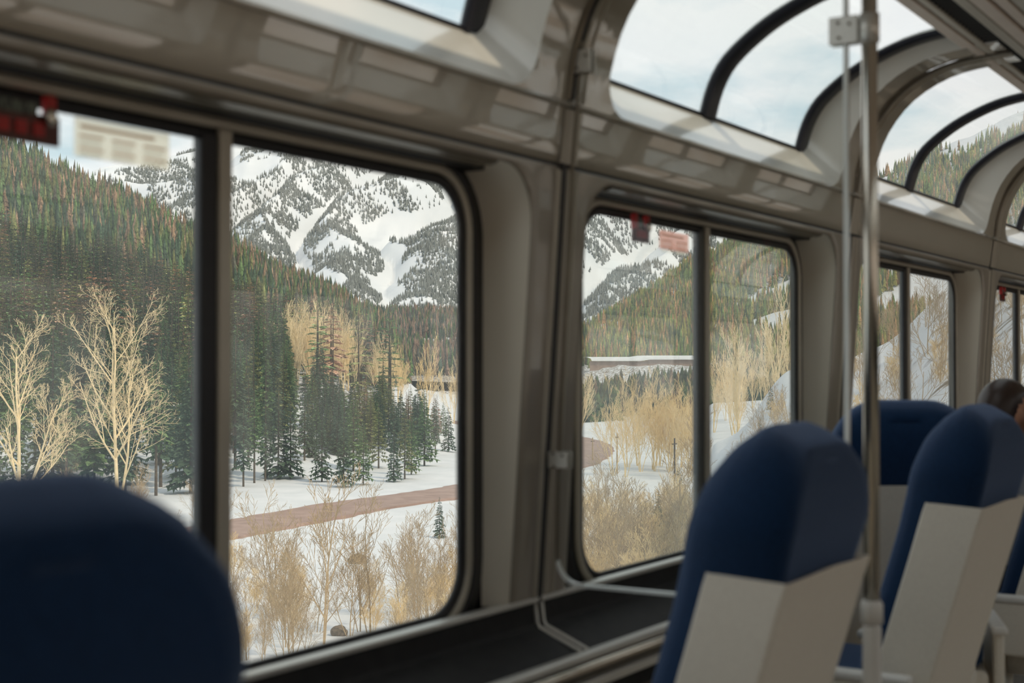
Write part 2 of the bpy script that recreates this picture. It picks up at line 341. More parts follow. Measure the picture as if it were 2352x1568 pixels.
        # rubber seam with bright lips running up the cove
        for dx, w_, h_, mt in ((0, .008, .002, RUBBER), (-.016, .006, .005, BRONZE), (.016, .004, .004, FRAME), (.046, .004, .004, FRAME)):
            R = []
            for i in range(29):
                s_ = zi + .004 + (INP.L - zi - .004) * i / 28; a = INP.at(s_, .001); b = INP.at(s_, h_ + .001); R.append([(xc + dx - w_, a[0], a[1]), (xc + dx - w_ * .5, b[0], b[1]), (xc + dx + w_ * .5, b[0], b[1]), (xc + dx + w_, a[0], a[1])])
            mir(MB().grid(R).build('cove_seam' if dx == 0 else 'cove_lip', mt, wall, smooth=True))
        # metal trims either side of the gap over the sloping ledge
        for dx in (-.013, .013):
            mir(MB().tube([(xc + dx, 1.533, .757), (xc + dx, 1.529, .716), (xc + dx, 1.521, .705), (xc + dx, 1.424, .666)], .0052, 6).build('ledge_joint_trim', METAL, wall, smooth=True))
    # horizontal seam line and outer skin
    mir(MB().box(x0, x1, 1.4715, 1.480, 1.6625, 1.6685).build('seam', RUBBER, wall))

bays = [0, 1, 2, 3, 4, 5, 6, 7]
BX = bays
wl = MB().box(M[0] - .92, M[-1] + .92, 1.56, 1.60, -.02, .70).build('wall_left', SILL); wl['kind'] = 'structure'
make_side(1, BX[:], wl)
wr = MB().box(M[0] - .92, M[-1] + .92, 2 * YC - 1.60, 2 * YC - 1.56, -.02, .70).build('wall_right', SILL); wr['kind'] = 'structure'
make_side(-1, BX[:], wr)
# outer skin around the window openings (keeps the sky light out of the wall cavity)
XA, XB = M[0] - .915, M[-1] + .915
for sg, par in ((1, wl), (-1, wr)):
    for i in range(len(M) + 1):
        xc = M[0] - .915 + PITCHX * i
        a, b = max(XA, xc - .20), min(XB, xc + .20)
        R = []
        pts = [(1.60, .70), (1.60, 1.70), (1.60, 1.86)] + [tuple(GLP.at(GLP.L * k / 14, -.02)) for k in range(15)]
        for y, z in pts:
            yy = y if sg > 0 else 2 * YC - y; R.append([(a, yy, z), (b, yy, z)])
        MB().grid(R).build('outer_skin', SILL, par)
    R = [[(XA, y if sg > 0 else 2 * YC - y, z), (XB, y if sg > 0 else 2 * YC - y, z)] for y, z in ((1.59, 1.668), (1.60, 1.76), (1.575, 1.90))]
    MB().grid(R).build('outer_skin', SILL, par)
# ceiling
ce = MB().box(XA, XB, 2 * YC - 1.052, 1.052, 2.215, 2.30).build('ceiling', CEIL); ce['kind'] = 'structure'
def cbox(name, y0, y1, z0, z1, mt, bevel=.003):
    for s_ in (1, -1):
        a, b = (y0, y1) if s_ > 0 else (2 * YC - y1, 2 * YC - y0)
        MB().box(XA, XB, a, b, z0, z1).build(name, mt, ce, bevel=bevel)
cbox('edge_rail', 1.046, 1.084, 2.184, 2.240, CEIL)
cbox('edge_shadow_gap', 1.040, 1.046, 2.200, 2.240, BLACK, 0)
cbox('grille_rail', 1.018, 1.040, 2.186, 2.240, FRAME)
cbox('grille_recess', .962, 1.018, 2.208, 2.212, BLACK, 0)
cbox('grille_rail', .930, .962, 2.187, 2.240, FRAME)
cbox('ceiling_gap', .924, .930, 2.200, 2.240, BLACK, 0)
cbox('ceiling_strip', .885, .924, 2.184, 2.240, CEIL)
cbox('ceiling_gap', .874, .885, 2.205, 2.240, BLACK, 0)
cbox('ceiling_strip', .842, .874, 2.186, 2.240, CEIL)
cbox('ceiling_gap', .834, .842, 2.205, 2.240, BLACK, 0)
cbox('ceiling_strip', .800, .834, 2.186, 2.240, FRAME)
cbox('ceiling_gap', .790, .800, 2.205, 2.240, BLACK, 0)
MB().box(XA, XB, 2 * YC - .79, .79, 2.188, 2.240).build('ceiling_panel', CEIL, ce)
slat_me = None
for i in range(110):
    x = 3.0 + i * .034
    if slat_me is None:
        s0 = MB().box(-.0035, .0035, .963, 1.017, 2.190, 2.208).build('grille_slat', SLAT, ce); slat_me = s0.data
    else:
        s0 = bpy.data.objects.new('grille_slat', slat_me); col.objects.link(s0); s0.parent = ce
    s0.location.x = x
for x in (4.30, 4.42, 6.12, 6.24):
    MB().tube([(x, .985, 2.192), (x, .985, 2.186)], .004, 8).build('rivet', ARMTOP, ce)
# floor and ends
fl = MB().box(XA, XB, 2 * YC - 1.56, 1.56, -.06, 0).build('floor', FLOORM); fl['kind'] = 'structure'
for nm, xx in (('wall_rear', XA), ('wall_front', XB)):
    w = MB().box(xx - .03, xx + .03, 2 * YC - 1.56, 1.56, 0, 2.29).build(nm, LINING); w['kind'] = 'structure'

# ------------------------------------------------------------------ glass screen with pole
XS = 2.564
scn = empty('glass_screen', (XS, 1.15, .79)); tag(scn, 'clear glass wind screen with rounded lower corner, clamped between window column and steel pole', 'glass screen')
def ch(o, par): 
    o.parent = par; o.matrix_parent_inverse = par.matrix_world.inverted() if False else Matrix.Translation(-Vector(par.location)); return o
sp = [(1.416, 2.10)] + [(1.434, 1.85)] + [(1.452, 1.66), (1.478, 1.20), (1.488, .95)]
c = [(1.488 - .055 + .055 * math.cos(math.radians(-a)), .85 + .055 * math.sin(math.radians(-a))) for a in range(0, 91, 10)]
outl = sp + c + [(.868, .795), (.863, .802), (.862, 2.10)]
pts = outl; n = len(pts); V = [(XS - .004, y, z) for y, z in pts] + [(XS + .004, y, z) for y, z in pts]
ch(mobj('screen_pane', V, [tuple(range(n)), tuple(range(2 * n - 1, n - 1, -1))], SCREENG), scn)
rim = []
for x in (XS - .0052, XS + .0052):
    rim.append([(x, y, z) for y, z in pts])
cyz = Vector((0, 1.16, 1.4)); rim.append([(x, y + (.008 if y < 1.2 else -.003), z + (.007 if z < .9 else 0)) for x, y, z in rim[1]])
rim.append([(XS - .0052, y, z) for x, y, z in rim[2]]); rim.append(rim[0])
ch(loops('polished_edge', [[r_[i] for i in list(range(len(sp) + 1, n)) ] for r_ in rim], EDGE, None, closed=False, smooth=False), scn)
ch(loops('side_edge', [[r_[i] for i in range(len(sp) + 2)] for r_ in rim], BRONZE, None, closed=False, smooth=False), scn)
pole = empty('grab_pole', (XS, .825, .80)); tag(pole, 'vertical stainless steel grab pole rising behind the first high-backed blue seat', 'pole')
ch(MB().tube([(XS, .822, .80), (XS, .822, 2.19)], .0145, 24).build('pole_tube', STEEL, None, smooth=True), pole)
ch(MB().tube([(XS, .822, .78), (XS, .822, .815), (XS, .822, .822)], [.020, .020, .016], 20).build('pole_socket', ARMTOP, None, smooth=True), pole)
ch(MB().tube([(XS, .822, 2.165), (XS, .822, 2.185)], [.022, .026], 20).build('ceiling_flange', STEEL, None, smooth=True), pole)
ch(MB().box(XS - .016, XS + .016, .806, .838, 0, .78).build('pedestal', ARMTOP, None, bevel=.01), pole)
ph = pole
def bracket(y, z, w, h, label, withpole):
    b = empty('screen_bracket', (XS, y, z)); tag(b, label, 'bracket')
    ch(MB().box(XS - .012, XS - .006, y - w / 2, y + w / 2, z - h / 2, z + h / 2).build('clamp_plate', METAL, None, bevel=.002), b)
    ch(MB().box(XS + .006, XS + .012, y - w / 2, y + w / 2, z - h / 2, z + h / 2).build('clamp_plate', METAL, None, bevel=.002), b)
    for dy, dz in ((-.012, .010), (.010, .014), (.008, -.014)):
        ch(MB().tube([(XS - .011, y + dy, z + dz), (XS - .0145, y + dy, z + dz)], .0032, 8).build('screw', BRONZE, None), b)
    if withpole: ch(MB().tube([(XS, .822, z - h / 2), (XS, .822, z + h / 2)], .0185, 24).build('pole_collar', METAL, None, smooth=True), b)
    return b
bracket(1.424, 1.878, .046, .048, 'square metal glass clamp on the window column, beside the curved roof window', False)
bracket(1.480, 1.055, .046, .034, 'square metal glass clamp low on the window column', False)
bracket(.868, 1.872, .056, .052, 'square metal clamp holding the glass to the steel pole', True)

# ------------------------------------------------------------------ seats
def soft(o, lv=2):
    s = o.modifiers.new('s', 'SUBSURF'); s.levels = lv; s.render_levels = lv; o.data.shade_smooth(); return o
def arch(hw, z0, z1, r, n=10):     # outline of the seat back seen from behind
    P = lin((-hw, z0), (-hw, z1 - r * 1.25), 6)
    P += [(-hw + r - r * math.cos(a), z1 - r * 1.25 + r * 1.25 * math.sin(a)) for a in [math.pi / 2 * i / n for i in range(n)]]
    P += lin((-hw + r, z1), (hw - r, z1), 3)
    P += [(hw - r + r * math.sin(a), z1 - r * 1.25 + r * 1.25 * math.cos(a)) for a in [math.pi / 2 * i / n for i in range(n)]]
    P += lin((hw, z1 - r * 1.25), (hw, z0), 6) + [(hw, z0)]
    return P
REAR = [(.0, .20), (.40, .155), (.62, .09), (.80, .035), (.92, .0), (1.0, -.022), (1.07, -.026), (1.12, -.012), (1.16, .03), (1.3, .03)]
FRONT = [(.0, .36), (.40, .335), (.62, .275), (.80, .22), (.92, .185), (1.0, .168), (1.07, .15), (1.12, .13), (1.16, .09), (1.3, .09)]
def chair_proto():
    r = empty('lounge_seat')
    # blue back cushion with domed headrest; sections from the rear face to the front face
    secs = [(0, .165, 1.095, .11), (0, .186, 1.122, .125), (.06, .198, 1.138, .135), (.18, .206, 1.150, .14), (.38, .209, 1.157, .145), (.62, .204, 1.152, .145), (.82, .192, 1.134, .14), (.95, .174, 1.105, .125), (1, .155, 1.08, .11), (1, .10, 1.03, .08)]
    Ls = []
    for t, hw_, zt_, r_ in secs:
        row = []
        for x, z in arch(hw_, .44, zt_, r_):
            k = 1 if z > 1.0 else (.86 if z < .90 else .86 + .14 * (z - .90) / .10)
            row.append((x * k, interp(REAR, z) * (1 - t) + interp(FRONT, z) * t, z))
        Ls.append(row)
    A = Ls[0]; n = len(A); V = [p for l in Ls for p in l]; F = []
    for i in range(len(Ls) - 1):
        for j in range(n - 1): F.append((i * n + j, i * n + j + 1, (i + 1) * n + j + 1, (i + 1) * n + j))
        F.append((i * n + n - 1, i * n, (i + 1) * n, (i + 1) * n + n - 1))
    for base, fl in ((0, False), ((len(Ls) - 1) * n, True)):
        for j in range(n // 2):
            a, b, c_, d = base + j, base + j + 1, base + n - 2 - j, base + n - 1 - j
            if b >= c_:
                if b == c_: F.append((a, b, d) if fl else (d, b, a))
                break
            F.append((a, b, c_, d) if fl else (d, c_, b, a))
    o = mobj('back_cushion', V, F, FABRIC, r, True)
    bm = bmesh.new(); bm.from_mesh(o.data); bmesh.ops.recalc_face_normals(bm, faces=bm.faces); bm.to_mesh(o.data); bm.free()
    # moulded shell: rear panel with folded flanks
    def shell_ring(z, lift=0):
        y = interp(REAR, z); hw = .197
        return [(-hw + .020, y + .128, z - .004), (-hw + .012, y + .122, z), (-hw, y - .012, z - lift), (-hw + .006, y - .018, z - lift),
                (0, y - .022, z), (hw - .006, y - .018, z - lift), (hw, y - .012, z - lift), (hw - .012, y + .122, z), (hw - .020, y + .128, z - .004)]
    zs = [.40, .5, .6, .7, .8, .88, .915, .928]
    R = [shell_ring(z, .006 if z > .9 else 0) for z in zs]
    top = [(x * .965, y + .012, z - .004) for x, y, z in R[-1]]; R.append(top)
    o = MB().grid(R).build('back_shell', SHELL, r, smooth=False)
    o.modifiers.new('so', 'SOLIDIFY').thickness = .008
    b = o.modifiers.new('b', 'BEVEL'); b.width = .006; b.segments = 2; b.limit_method = 'ANGLE'; b.angle_limit = .35
    # lower shell under the seam
    R = []
    for z, k in ((.26, .80), (.30, .93), (.36, 1.0), (.405, 1.01)):
        R.append([(x * k, y + .02 * (1 - k), zz) for x, y, zz in shell_ring(.42)] ); R[-1] = [(x, y, z) for x, y, zz in R[-1]]
    MB().grid(R).build('seat_bucket', SHELL, r, smooth=True).modifiers.new('so', 'SOLIDIFY').thickness = .008
    # seat cushion and pan
    o = MB().box(-.225, .225, .17, .54, .40, .50).build('seat_cushion', FABRIC, r, bevel=.035, seg=4); o.data.shade_smooth()
    MB().box(-.235, .235, .15, .53, .33, .402).build('seat_pan', SHELL, r, bevel=.02, seg=3)
    for s_ in (-1, 1):
        x = s_ * .262
        a = MB().box(x - .022, x + .022, .13, .45, .505, .530).build('armrest', ARMTOP, r, bevel=.010, seg=3)
        b_ = MB().box(x - .014, x + .014, .15, .43, .34, .506).build('armrest_side', SHELL, a, bevel=.008)
    MB().tube([(0, .33, .03), (0, .33, .34)], .035, 16).build('pedestal', METAL, r, smooth=True)
    MB().tube([(0, .33, .0), (0, .33, .025), (0, .33, .035)], [.20, .20, .05], 28).build('foot_plate', METAL, r, smooth=False)
    return r
def copy_tree(o, parent=None):
    c = o.copy(); col.objects.link(c); c.parent = parent
    for k in list(o.children): copy_tree(k, c)
    return c
seat = chair_proto()
SEATS = [(.668, .80, 0, 'navy blue high-backed seat in the near left corner, only its domed headrest showing'),
         (2.235, .80, 0, 'navy blue high-backed seat with beige shell directly in front of the steel pole'),
         (3.555, .825, -2, 'navy blue high-backed seat with beige shell and pale armrest, beyond the steel pole'),
         (3.84, 1.14, -70, 'navy blue seat turned away from the windows, standing behind the steel pole'),
         (4.90, .80, 0, 'navy blue seat at the right edge, with the seated person on it')]
for i, (x, y, a, lab) in enumerate(SEATS):
    s_ = seat if i == 0 else copy_tree(seat)
    s_.location = (x, y, 0); s_.scale.z = 1.012 if i == 0 else 1; s_.rotation_euler.z = math.radians(a)
    tag(s_, lab, 'seat', 'lounge seats facing the windows')

# ------------------------------------------------------------------ seated person
def skin_chain(name, verts, edges, radii, mt, parent, lv=2, root=0):
    me = bpy.data.meshes.new(name); me.from_pydata([tuple(v) for v in verts], edges, []); me.materials.append(mt)
    o = bpy.data.objects.new(name, me); col.objects.link(o); o.parent = parent
    o.modifiers.new('sk', 'SKIN'); o.modifiers['sk'].use_smooth_shade = True
    sv = me.skin_vertices[0].data
    for i, rr in enumerate(radii): sv[i].radius = (rr, rr) if not isinstance(rr, tuple) else rr
    sv[root].use_root = True
    s = o.modifiers.new('s', 'SUBSURF'); s.levels = lv; s.render_levels = lv; return o
def uvs(c, rx, ry, rz, nu=20, nv=14, f=None):
    V = []; F = []
    for i in range(nv + 1):
        a = math.pi * i / nv
        for j in range(nu):
            b = 2 * math.pi * j / nu; p = Vector((math.sin(a) * math.cos(b), math.sin(a) * math.sin(b), math.cos(a)))
            q = Vector((p.x * rx, p.y * ry, p.z * rz))
            if f: q = f(p, q)
            V.append(Vector(c) + q)
    for i in range(nv):
        for j in range(nu): F.append((i * nu + j, (i + 1) * nu + j, (i + 1) * nu + (j + 1) % nu, i * nu + (j + 1) % nu))
    return V, F
per = empty('person', (4.92, 1.13, -.02), -1.5); tag(per, 'person with short dark hair and grey top seated beyond the blue seats', 'person')
# local frame: facing +Y, hips at seat height
bv = [(0, .0, .56), (0, -.01, .70), (0, .0, .86), (0, .02, .95), (0, .04, 1.00),
      (.15, .0, .91), (.21, .05, .72), (.17, .24, .62), (-.15, .0, .91), (-.21, .05, .72), (-.17, .24, .62),
      (.09, .06, .55), (.10, .34, .55), (.10, .36, .12), (-.09, .06, .55), (-.10, .34, .55), (-.10, .36, .12)]
be = [(0, 1), (1, 2), (2, 3), (3, 4), (2, 5), (5, 6), (6, 7), (2, 8), (8, 9), (9, 10), (0, 11), (11, 12), (12, 13), (0, 14), (14, 15), (15, 16)]
br = [(.15, .11), (.15, .10), (.14, .09), .07, .05, .055, .045, .035, .055, .045, .035, .08, .065, .045, .08, .065, .045]
body = skin_chain('clothed_body', bv, be, br, SHIRT, per)
tr = skin_chain('trousers', [(0, .0, .53), (.095, .06, .55), (.105, .35, .555), (.105, .365, .10), (-.095, .06, .55), (-.105, .35, .555), (-.105, .365, .10)],
                [(0, 1), (1, 2), (2, 3), (0, 4), (4, 5), (5, 6)], [(.16, .12), .092, .075, .058, .092, .075, .058], TROUS, per)
for s_ in (-1, 1):
    MB().add(*uvs((s_ * .105, .42, .045), .045, .13, .045, 14, 8)).build('shoe', HAIR, per, smooth=True)
def face(p, q):
    if p.y > .3:
        q.y += .004 * max(0, 1 - abs(p.x) * 3) * max(0, 1 - abs(p.z + .15) * 5)   # nose
    if p.z < -.2: q.x *= 1 - .25 * (-p.z - .2)
    return q
HZ = 1.105
hd_r = Matrix.Translation((0, .05, 0)) @ Matrix.Rotation(-.95, 4, 'Z') @ Matrix.Translation((0, -.05, 0))
hd = MB().add(*uvs((0, .065, HZ), .074, .092, .115, 24, 18, face)).build('head', SKIN, per, smooth=True)
MB().tube([(0, .025, .96), (0, .045, 1.04)], [.055, .052], 16).build('neck', SKIN, per, smooth=True)
MB().add(*uvs((0, .158, HZ - .016), .010, .014, .020, 10, 8)).build('nose', SKIN, hd, smooth=True)
MB().add(*uvs((0, .150, HZ - .052), .022, .010, .007, 10, 8)).build('mouth', MAROON, hd, smooth=True)
for s_ in (-1, 1):
    MB().add(*uvs((s_ * .030, .148, HZ + .012), .012, .010, .008, 10, 8)).build('eye', ARMTOP, hd, smooth=True)
    MB().add(*uvs((s_ * .075, .060, HZ - .005), .010, .020, .030, 10, 8)).build('ear', SKIN, hd, smooth=True)
def hairf(p, q):
    if p.y > .25 and p.z < .45: q *= .82
    if p.z < -.45: q *= .85
    return q
MB().add(*uvs((0, .052, HZ + .012), .083, .098, .112, 24, 18, hairf)).build('hair', HAIR, per, smooth=True).data.transform(hd_r)
for q in [hd] + list(hd.children): q.data.transform(hd_r)
for s_ in (-1, 1):
    hp = Vector((s_ * .165, .27, .60))
    h = MB().add(*uvs(tuple(hp), .038, .048, .018, 12, 8)).build('hand', SKIN, per, smooth=True)
    for k, (dx, ln) in enumerate(((-.024, .052), (-.008, .062), (.009, .058), (.024, .046))):
        MB().tube([hp + Vector((dx, .03, 0)), hp + Vector((dx, .03 + ln * .6, -.004)), hp + Vector((dx, .03 + ln, -.02))], [.009, .0085, .006], 8).build('finger', SKIN, h, smooth=True)
    MB().tube([hp + Vector((-s_ * .028, 0, 0)), hp + Vector((-s_ * .05, .025, -.004)), hp + Vector((-s_ * .052, .048, -.01))], [.011, .010, .007], 8).build('thumb', SKIN, h, smooth=True)

# ------------------------------------------------------------------ emergency handles and stickers
def handle(m, x0, w, label, hz=0):
    b = empty('emergency_handle', (m + x0, YG - .03, 1.60)); tag(b, label, 'emergency handle')
    X0, X1 = m + x0, m + x0 + w
    ch(MB().box(X0, X1, YG - .034, YG - .026, 1.545, 1.585).build('plate', MAROON, None, bevel=.002), b)
    ch(MB().box(X0 + .012, X1 - .04, YG - .037, YG - .033, 1.582, 1.598).build('legend', GREENG, None), b)
    for k in range(6):
        xx = X0 + .012 + (w - .03) * k / 6
        ch(MB().box(xx, xx + (w - .03) / 9, YG - .0365, YG - .0335, 1.555, 1.573).build('printed_block', RED, None), b)
    for xx in (X0 - .004, X1 - .026):
        ch(MB().box(xx, xx + .016, YG - .040, YG - .026, 1.575, 1.612).build('red_strap', RED, None, bevel=.003), b)
    v, f = uvs((X1 - .022, YG - .042, 1.582), .009, .006, .013, 14, 10)
    ch(MB().add(v, f).build('chrome_knob', STEEL, None, smooth=True), b)
handle(M[2], -.545, .20, 'red emergency pull handle hanging at the top left of the nearest large window')
handle(M[3], -.475, .085, 'red emergency pull handle at the top of the second large window')
handle(M[5], -.475, .085, 'red emergency pull handle at the top of the farthest window')
def sticker(x0, x1, z0, z1, m1, label, cols):
    b = empty('glass_sticker', (x0, YG - .004, z0)); tag(b, label, 'sticker')
    ch(MB().box(x0, x1, YG - .0036, YG - .0028, z0, z1).build('sheet', m1, None), b)
    ch(MB().box(x0 + .01, x1 - .03, YG - .0042, YG - .0036, z1 - .014, z1 - .009).build('printed_line', STICKTXT, None), b)
    w = (x1 - x0) / cols
    for k in range(cols):
        for j in range(4):
            ch(MB().box(x0 + w * k + .008, x0 + w * (k + 1) - .008 - .004 * (j % 2), YG - .0042, YG - .0036, z1 - .026 - j * .009, z1 - .0225 - j * .009).build('printed_line', STICK if j % 2 else STICKTXT, None), b)
sticker(1.355, 1.535, 1.543, 1.597, STICK, 'cream printed notice stuck on the nearest large window, beside the handle', 3)
sticker(M[3] - .275, M[3] - .105, 1.543, 1.590, STICKP, 'pale red notice stuck on the second large window, beside the handle', 2)

# ================================================================== OUTSIDE
rng = np.random.RandomState(7); random.seed(7)
cT, sT = math.cos(TH), math.sin(TH)
def world_xy(px, D):                       # azimuth (as seen in the photo) and distance in front of the car window -> x, y
    a = (np.asarray(px, float) - CX) / FPX; D = np.asarray(D, float)
    return D * cT + D * a * sT, D * sT - D * a * cT
def zpix(py, D): return 1.25 - (np.asarray(py, float) - 840) * D / FPX
_perm = rng.rand(256, 256)
def vnoise(x, y):
    xi = np.floor(x).astype(int); yi = np.floor(y).astype(int); fx = x - xi; fy = y - yi
    fx = fx * fx * (3 - 2 * fx); fy = fy * fy * (3 - 2 * fy)
    g = lambda i, j: _perm[i % 256, j % 256]
    return (g(xi, yi) * (1 - fx) + g(xi + 1, yi) * fx) * (1 - fy) + (g(xi, yi + 1) * (1 - fx) + g(xi + 1, yi + 1) * fx) * fy
def fbm(x, y, o=5, gain=.5):
    s = 0; a = 1; t = 0
    for k in range(o): s = s + a * vnoise(x * 2 ** k + 17 * k, y * 2 ** k + 31 * k); t += a; a *= gain
    return s / t
ZV = -10.75
# columns of the near terrain: px -> [(distance, z)...]
def zc(lst): return [(d, float(zpix(y, d))) for d, y in lst]
NEAR = [(2.5, -2.9), (8, -3.2), (22, -9.5), (36, ZV)]
COLS = {
 -3000: NEAR + [(140, ZV), (250, -5)] + [(500, 50), (900, 160), (1300, 150)],
 -800: NEAR + [(135, ZV)] + zc([(220, 920), (420, 600), (800, 200)]) + [(1300, 120)],
 0:    NEAR + [(140, ZV)] + zc([(230, 925), (430, 690), (800, 345)]) + [(1300, 90)],
 225:  NEAR + [(142, ZV)] + zc([(230, 925), (430, 720), (820, 440)]) + [(1300, 70)],
 455:  NEAR + [(145, ZV)] + zc([(240, 920), (430, 765), (880, 550)]) + [(1400, 40)],
 700:  NEAR + [(150, ZV)] + zc([(235, 905), (430, 820), (980, 672)]) + [(1500, 10)],
 860:  NEAR + [(160, ZV)] + zc([(240, 925), (430, 865), (1000, 750)]) + [(1500, -8)],
 960:  NEAR + [(176, ZV)] + zc([(250, 955)]) + [(340, ZV + 2), (500, ZV), (1500, -8)],
 1080: NEAR + [(300, ZV), (600, ZV), (1500, -6)],
 1330: NEAR + [(200, ZV), (520, ZV + .5)] + zc([(700, 852), (1500, 835)]),
 1590: NEAR + [(200, ZV), (420, ZV + 1)] + zc([(690, 850), (1500, 835)]),
 1640: [(2.5, -2.9), (8, -3.4), (30, -8.0), (62, -6.6), (90, -3.4), (120, -8), (200, -9)] + zc([(420, 890), (700, 846), (1500, 835)]),
 1815: [(2.5, -2.9), (8, -3.2), (26, -6.6), (50, -3.2), (80, 1.15), (110, -4), (200, -7)] + zc([(420, 885), (700, 842), (1500, 835)]),
 2015: [(2.5, -2.9), (8, -3.0), (24, -4.6), (45, -1.2), (72, 2.35), (100, -1), (200, -5), (700, 0), (1500, 0)],
 2180: [(2.5, -2.9), (8, -2.9), (24, -3.2), (42, .4), (68, 4.7), (95, 3), (200, 0), (700, 2), (1500, 2)],
 2352: [(2.5, -2.9), (8, -2.8), (24, -2.2), (40, 1.8), (66, 6.6), (95, 6), (200, 2), (700, 2), (1500, 2)],
 2900: [(2.5, -2.9), (8, -2.8), (24, -2.4), (40, 1.0), (66, 8.0), (95, 9), (200, 4), (700, 2), (1500, 2)],
}
KPX = np.array(sorted(COLS)); 
def near_z(px, D):
    px = np.asarray(px, float); D = np.asarray(D, float)
    cols = np.stack([np.interp(D, [a for a, b in COLS[k]], [b for a, b in COLS[k]]) for k in KPX])
    pos = np.interp(px, KPX, np.arange(len(KPX))); i = np.clip(np.floor(pos).astype(int), 0, len(KPX) - 2); t = pos - i; t = t * t * (3 - 2 * t) * .6 + t * .4
    a = np.take_along_axis(cols, i[None], 0)[0]; b = np.take_along_axis(cols, (i + 1)[None], 0)[0]
    z = a * (1 - t) + b * t
    x, y = world_xy(px, D); h = np.clip((z - ZV) / 10, 0, 3); 
    amp = .25 + .7 * h * (D > 34) + np.clip((D - 300) / 150, 0, 6)
    amp = np.where(D < 12, .05, amp)
    return z + (fbm(x / 9, y / 9, 4) - .5) * amp * 1.2 + (fbm(x / 60 + 9, y / 60, 4) - .5) * np.clip((D - 200) / 30, 0, 12)
def terrain(name, pxs, Ds, zf, m):
    P, Dd = np.meshgrid(pxs, Ds); z = zf(P.ravel(), Dd.ravel()).reshape(P.shape); x, y = world_xy(P, Dd)
    a, b = P.shape; co = np.stack([x, y, z], -1).reshape(-1, 3)
    idx = np.arange(a * b).reshape(a, b); F = np.stack([idx[:-1, :-1], idx[:-1, 1:], idx[1:, 1:], idx[1:, :-1]], -1).reshape(-1, 4)
    me = bpy.data.meshes.new(name); me.vertices.add(a * b); me.vertices.foreach_set('co', co.ravel().astype(np.float32))
    nf = len(F); me.loops.add(nf * 4); me.loops.foreach_set('vertex_index', F.ravel()[::1].astype(np.int32)[::1])
    me.polygons.add(nf); me.polygons.foreach_set('loop_start', np.arange(0, nf * 4, 4, dtype=np.int32)); me.update(calc_edges=True); me.shade_smooth()
    me.flip_normals()
    me.materials.append(m); o = bpy.data.objects.new(name, me); col.objects.link(o); o['kind'] = 'structure'; return o
pxs = np.concatenate([np.linspace(-3000, -250, 40)[:-1], np.linspace(-250, 2450, 300)[:-1], np.linspace(2450, 2950, 16)])
Ds = np.concatenate([np.geomspace(2.5, 40, 30)[:-1], np.geomspace(40, 300, 130)[:-1], np.geomspace(300, 1500, 80)])
# ground material: snow with brown forest litter where wooded
def ground_mat():
    m = mat('snowy_ground', (.62, .64, .66, 1), .75, spec=.2, c2=(.70, .71, .73, 1), nscale=.3, bump=.35, bscale=.9)
    t = m.node_tree; p = t.nodes['Principled BSDF']; lk = p.inputs['Base Color'].links[0].from_socket
    at = t.nodes.new('ShaderNodeAttribute'); at.attribute_name = 'litter'
    n = t.nodes.new('ShaderNodeTexNoise'); n.inputs['Scale'].default_value = .9; n.inputs['Detail'].default_value = 6
    co = t.nodes.new('ShaderNodeTexCoord'); t.links.new(co.outputs['Object'], n.inputs[0])
    ad = t.nodes.new('ShaderNodeMath'); ad.operation = 'ADD'; t.links.new(n.outputs['Fac'], ad.inputs[0]); t.links.new(at.outputs['Fac'], ad.inputs[1])
    mr = t.nodes.new('ShaderNodeMapRange'); mr.inputs[1].default_value = .98; mr.inputs[2].default_value = 1.12; t.links.new(ad.outputs[0], mr.inputs[0])
    mx_ = t.nodes.new('ShaderNodeMixRGB'); mx_.inputs[2].default_value = (.16, .12, .075, 1); t.links.new(mr.outputs[0], mx_.inputs[0]); t.links.new(lk, mx_.inputs[1]); t.links.new(mx_.outputs[0], p.inputs['Base Color'])
    return m
def far_mask(px, D):                        # wooded share of the near terrain
    h = near_z(px, D) - ZV
    return np.clip((D - 135) / 120, 0, 1) * np.clip(h / 5, 0, 1) * (px < 1000) + np.clip((D - 420) / 200, 0, 1) * (px > 1000)
gm = ground_mat(); gnd = terrain('valley_ground', pxs, Ds, near_z, gm)
def set_attr(o, name, vals):
    a = o.data.attributes.new(name, 'FLOAT', 'POINT'); a.data.foreach_set('value', np.asarray(vals, np.float32).ravel())
P_, D_ = np.meshgrid(pxs, Ds); lit = far_mask(P_.ravel(), D_.ravel()) * .55
sx, sy = world_xy(P_.ravel(), D_.ravel())
spur = ((P_.ravel() > 1950) & (D_.ravel() < 110)) * (.40 + .25 * (fbm(sx / 3, sy / 14) - .3)) * np.clip((P_.ravel() - 1950) / 200, 0, 1)
set_attr(gnd, 'litter', lit + spur)

# far forested hill behind
CR = np.array([(-3000, 700), (-800, 700), (600, 705), (850, 722), (1055, 735), (1200, 765), (1340, 762), (1450, 705), (1590, 610), (1700, 560), (1815, 490), (2020, 412), (2200, 325), (2352, 250), (2600, 170), (2950, 150)], float)
def hill_z(px, D):
    cy = np.interp(px, CR[:, 0], CR[:, 1]); zcst = zpix(cy, 1500.)
    t = np.clip((D - 720) / (1500 - 720), 0, 1); t2 = np.clip((D - 1500) / 500, 0, 1)
    x, y = world_xy(px, D)
    z = (ZV + 4) + (zcst - ZV - 4) * (t ** 1.25) * (1 - .35 * t2)
    return z + (fbm(x / 130, y / 130, 5) - .5) * 50 * t * (1 - t) * 2 + (fbm(x / 40, y / 40, 3) - .5) * 8
hp = np.concatenate([np.linspace(-3000, 300, 30)[:-1], np.linspace(300, 2500, 220)[:-1], np.linspace(2500, 2950, 12)])
hD = np.linspace(720, 2000, 90)
hill = terrain('far_hill', hp, hD, hill_z, gm)
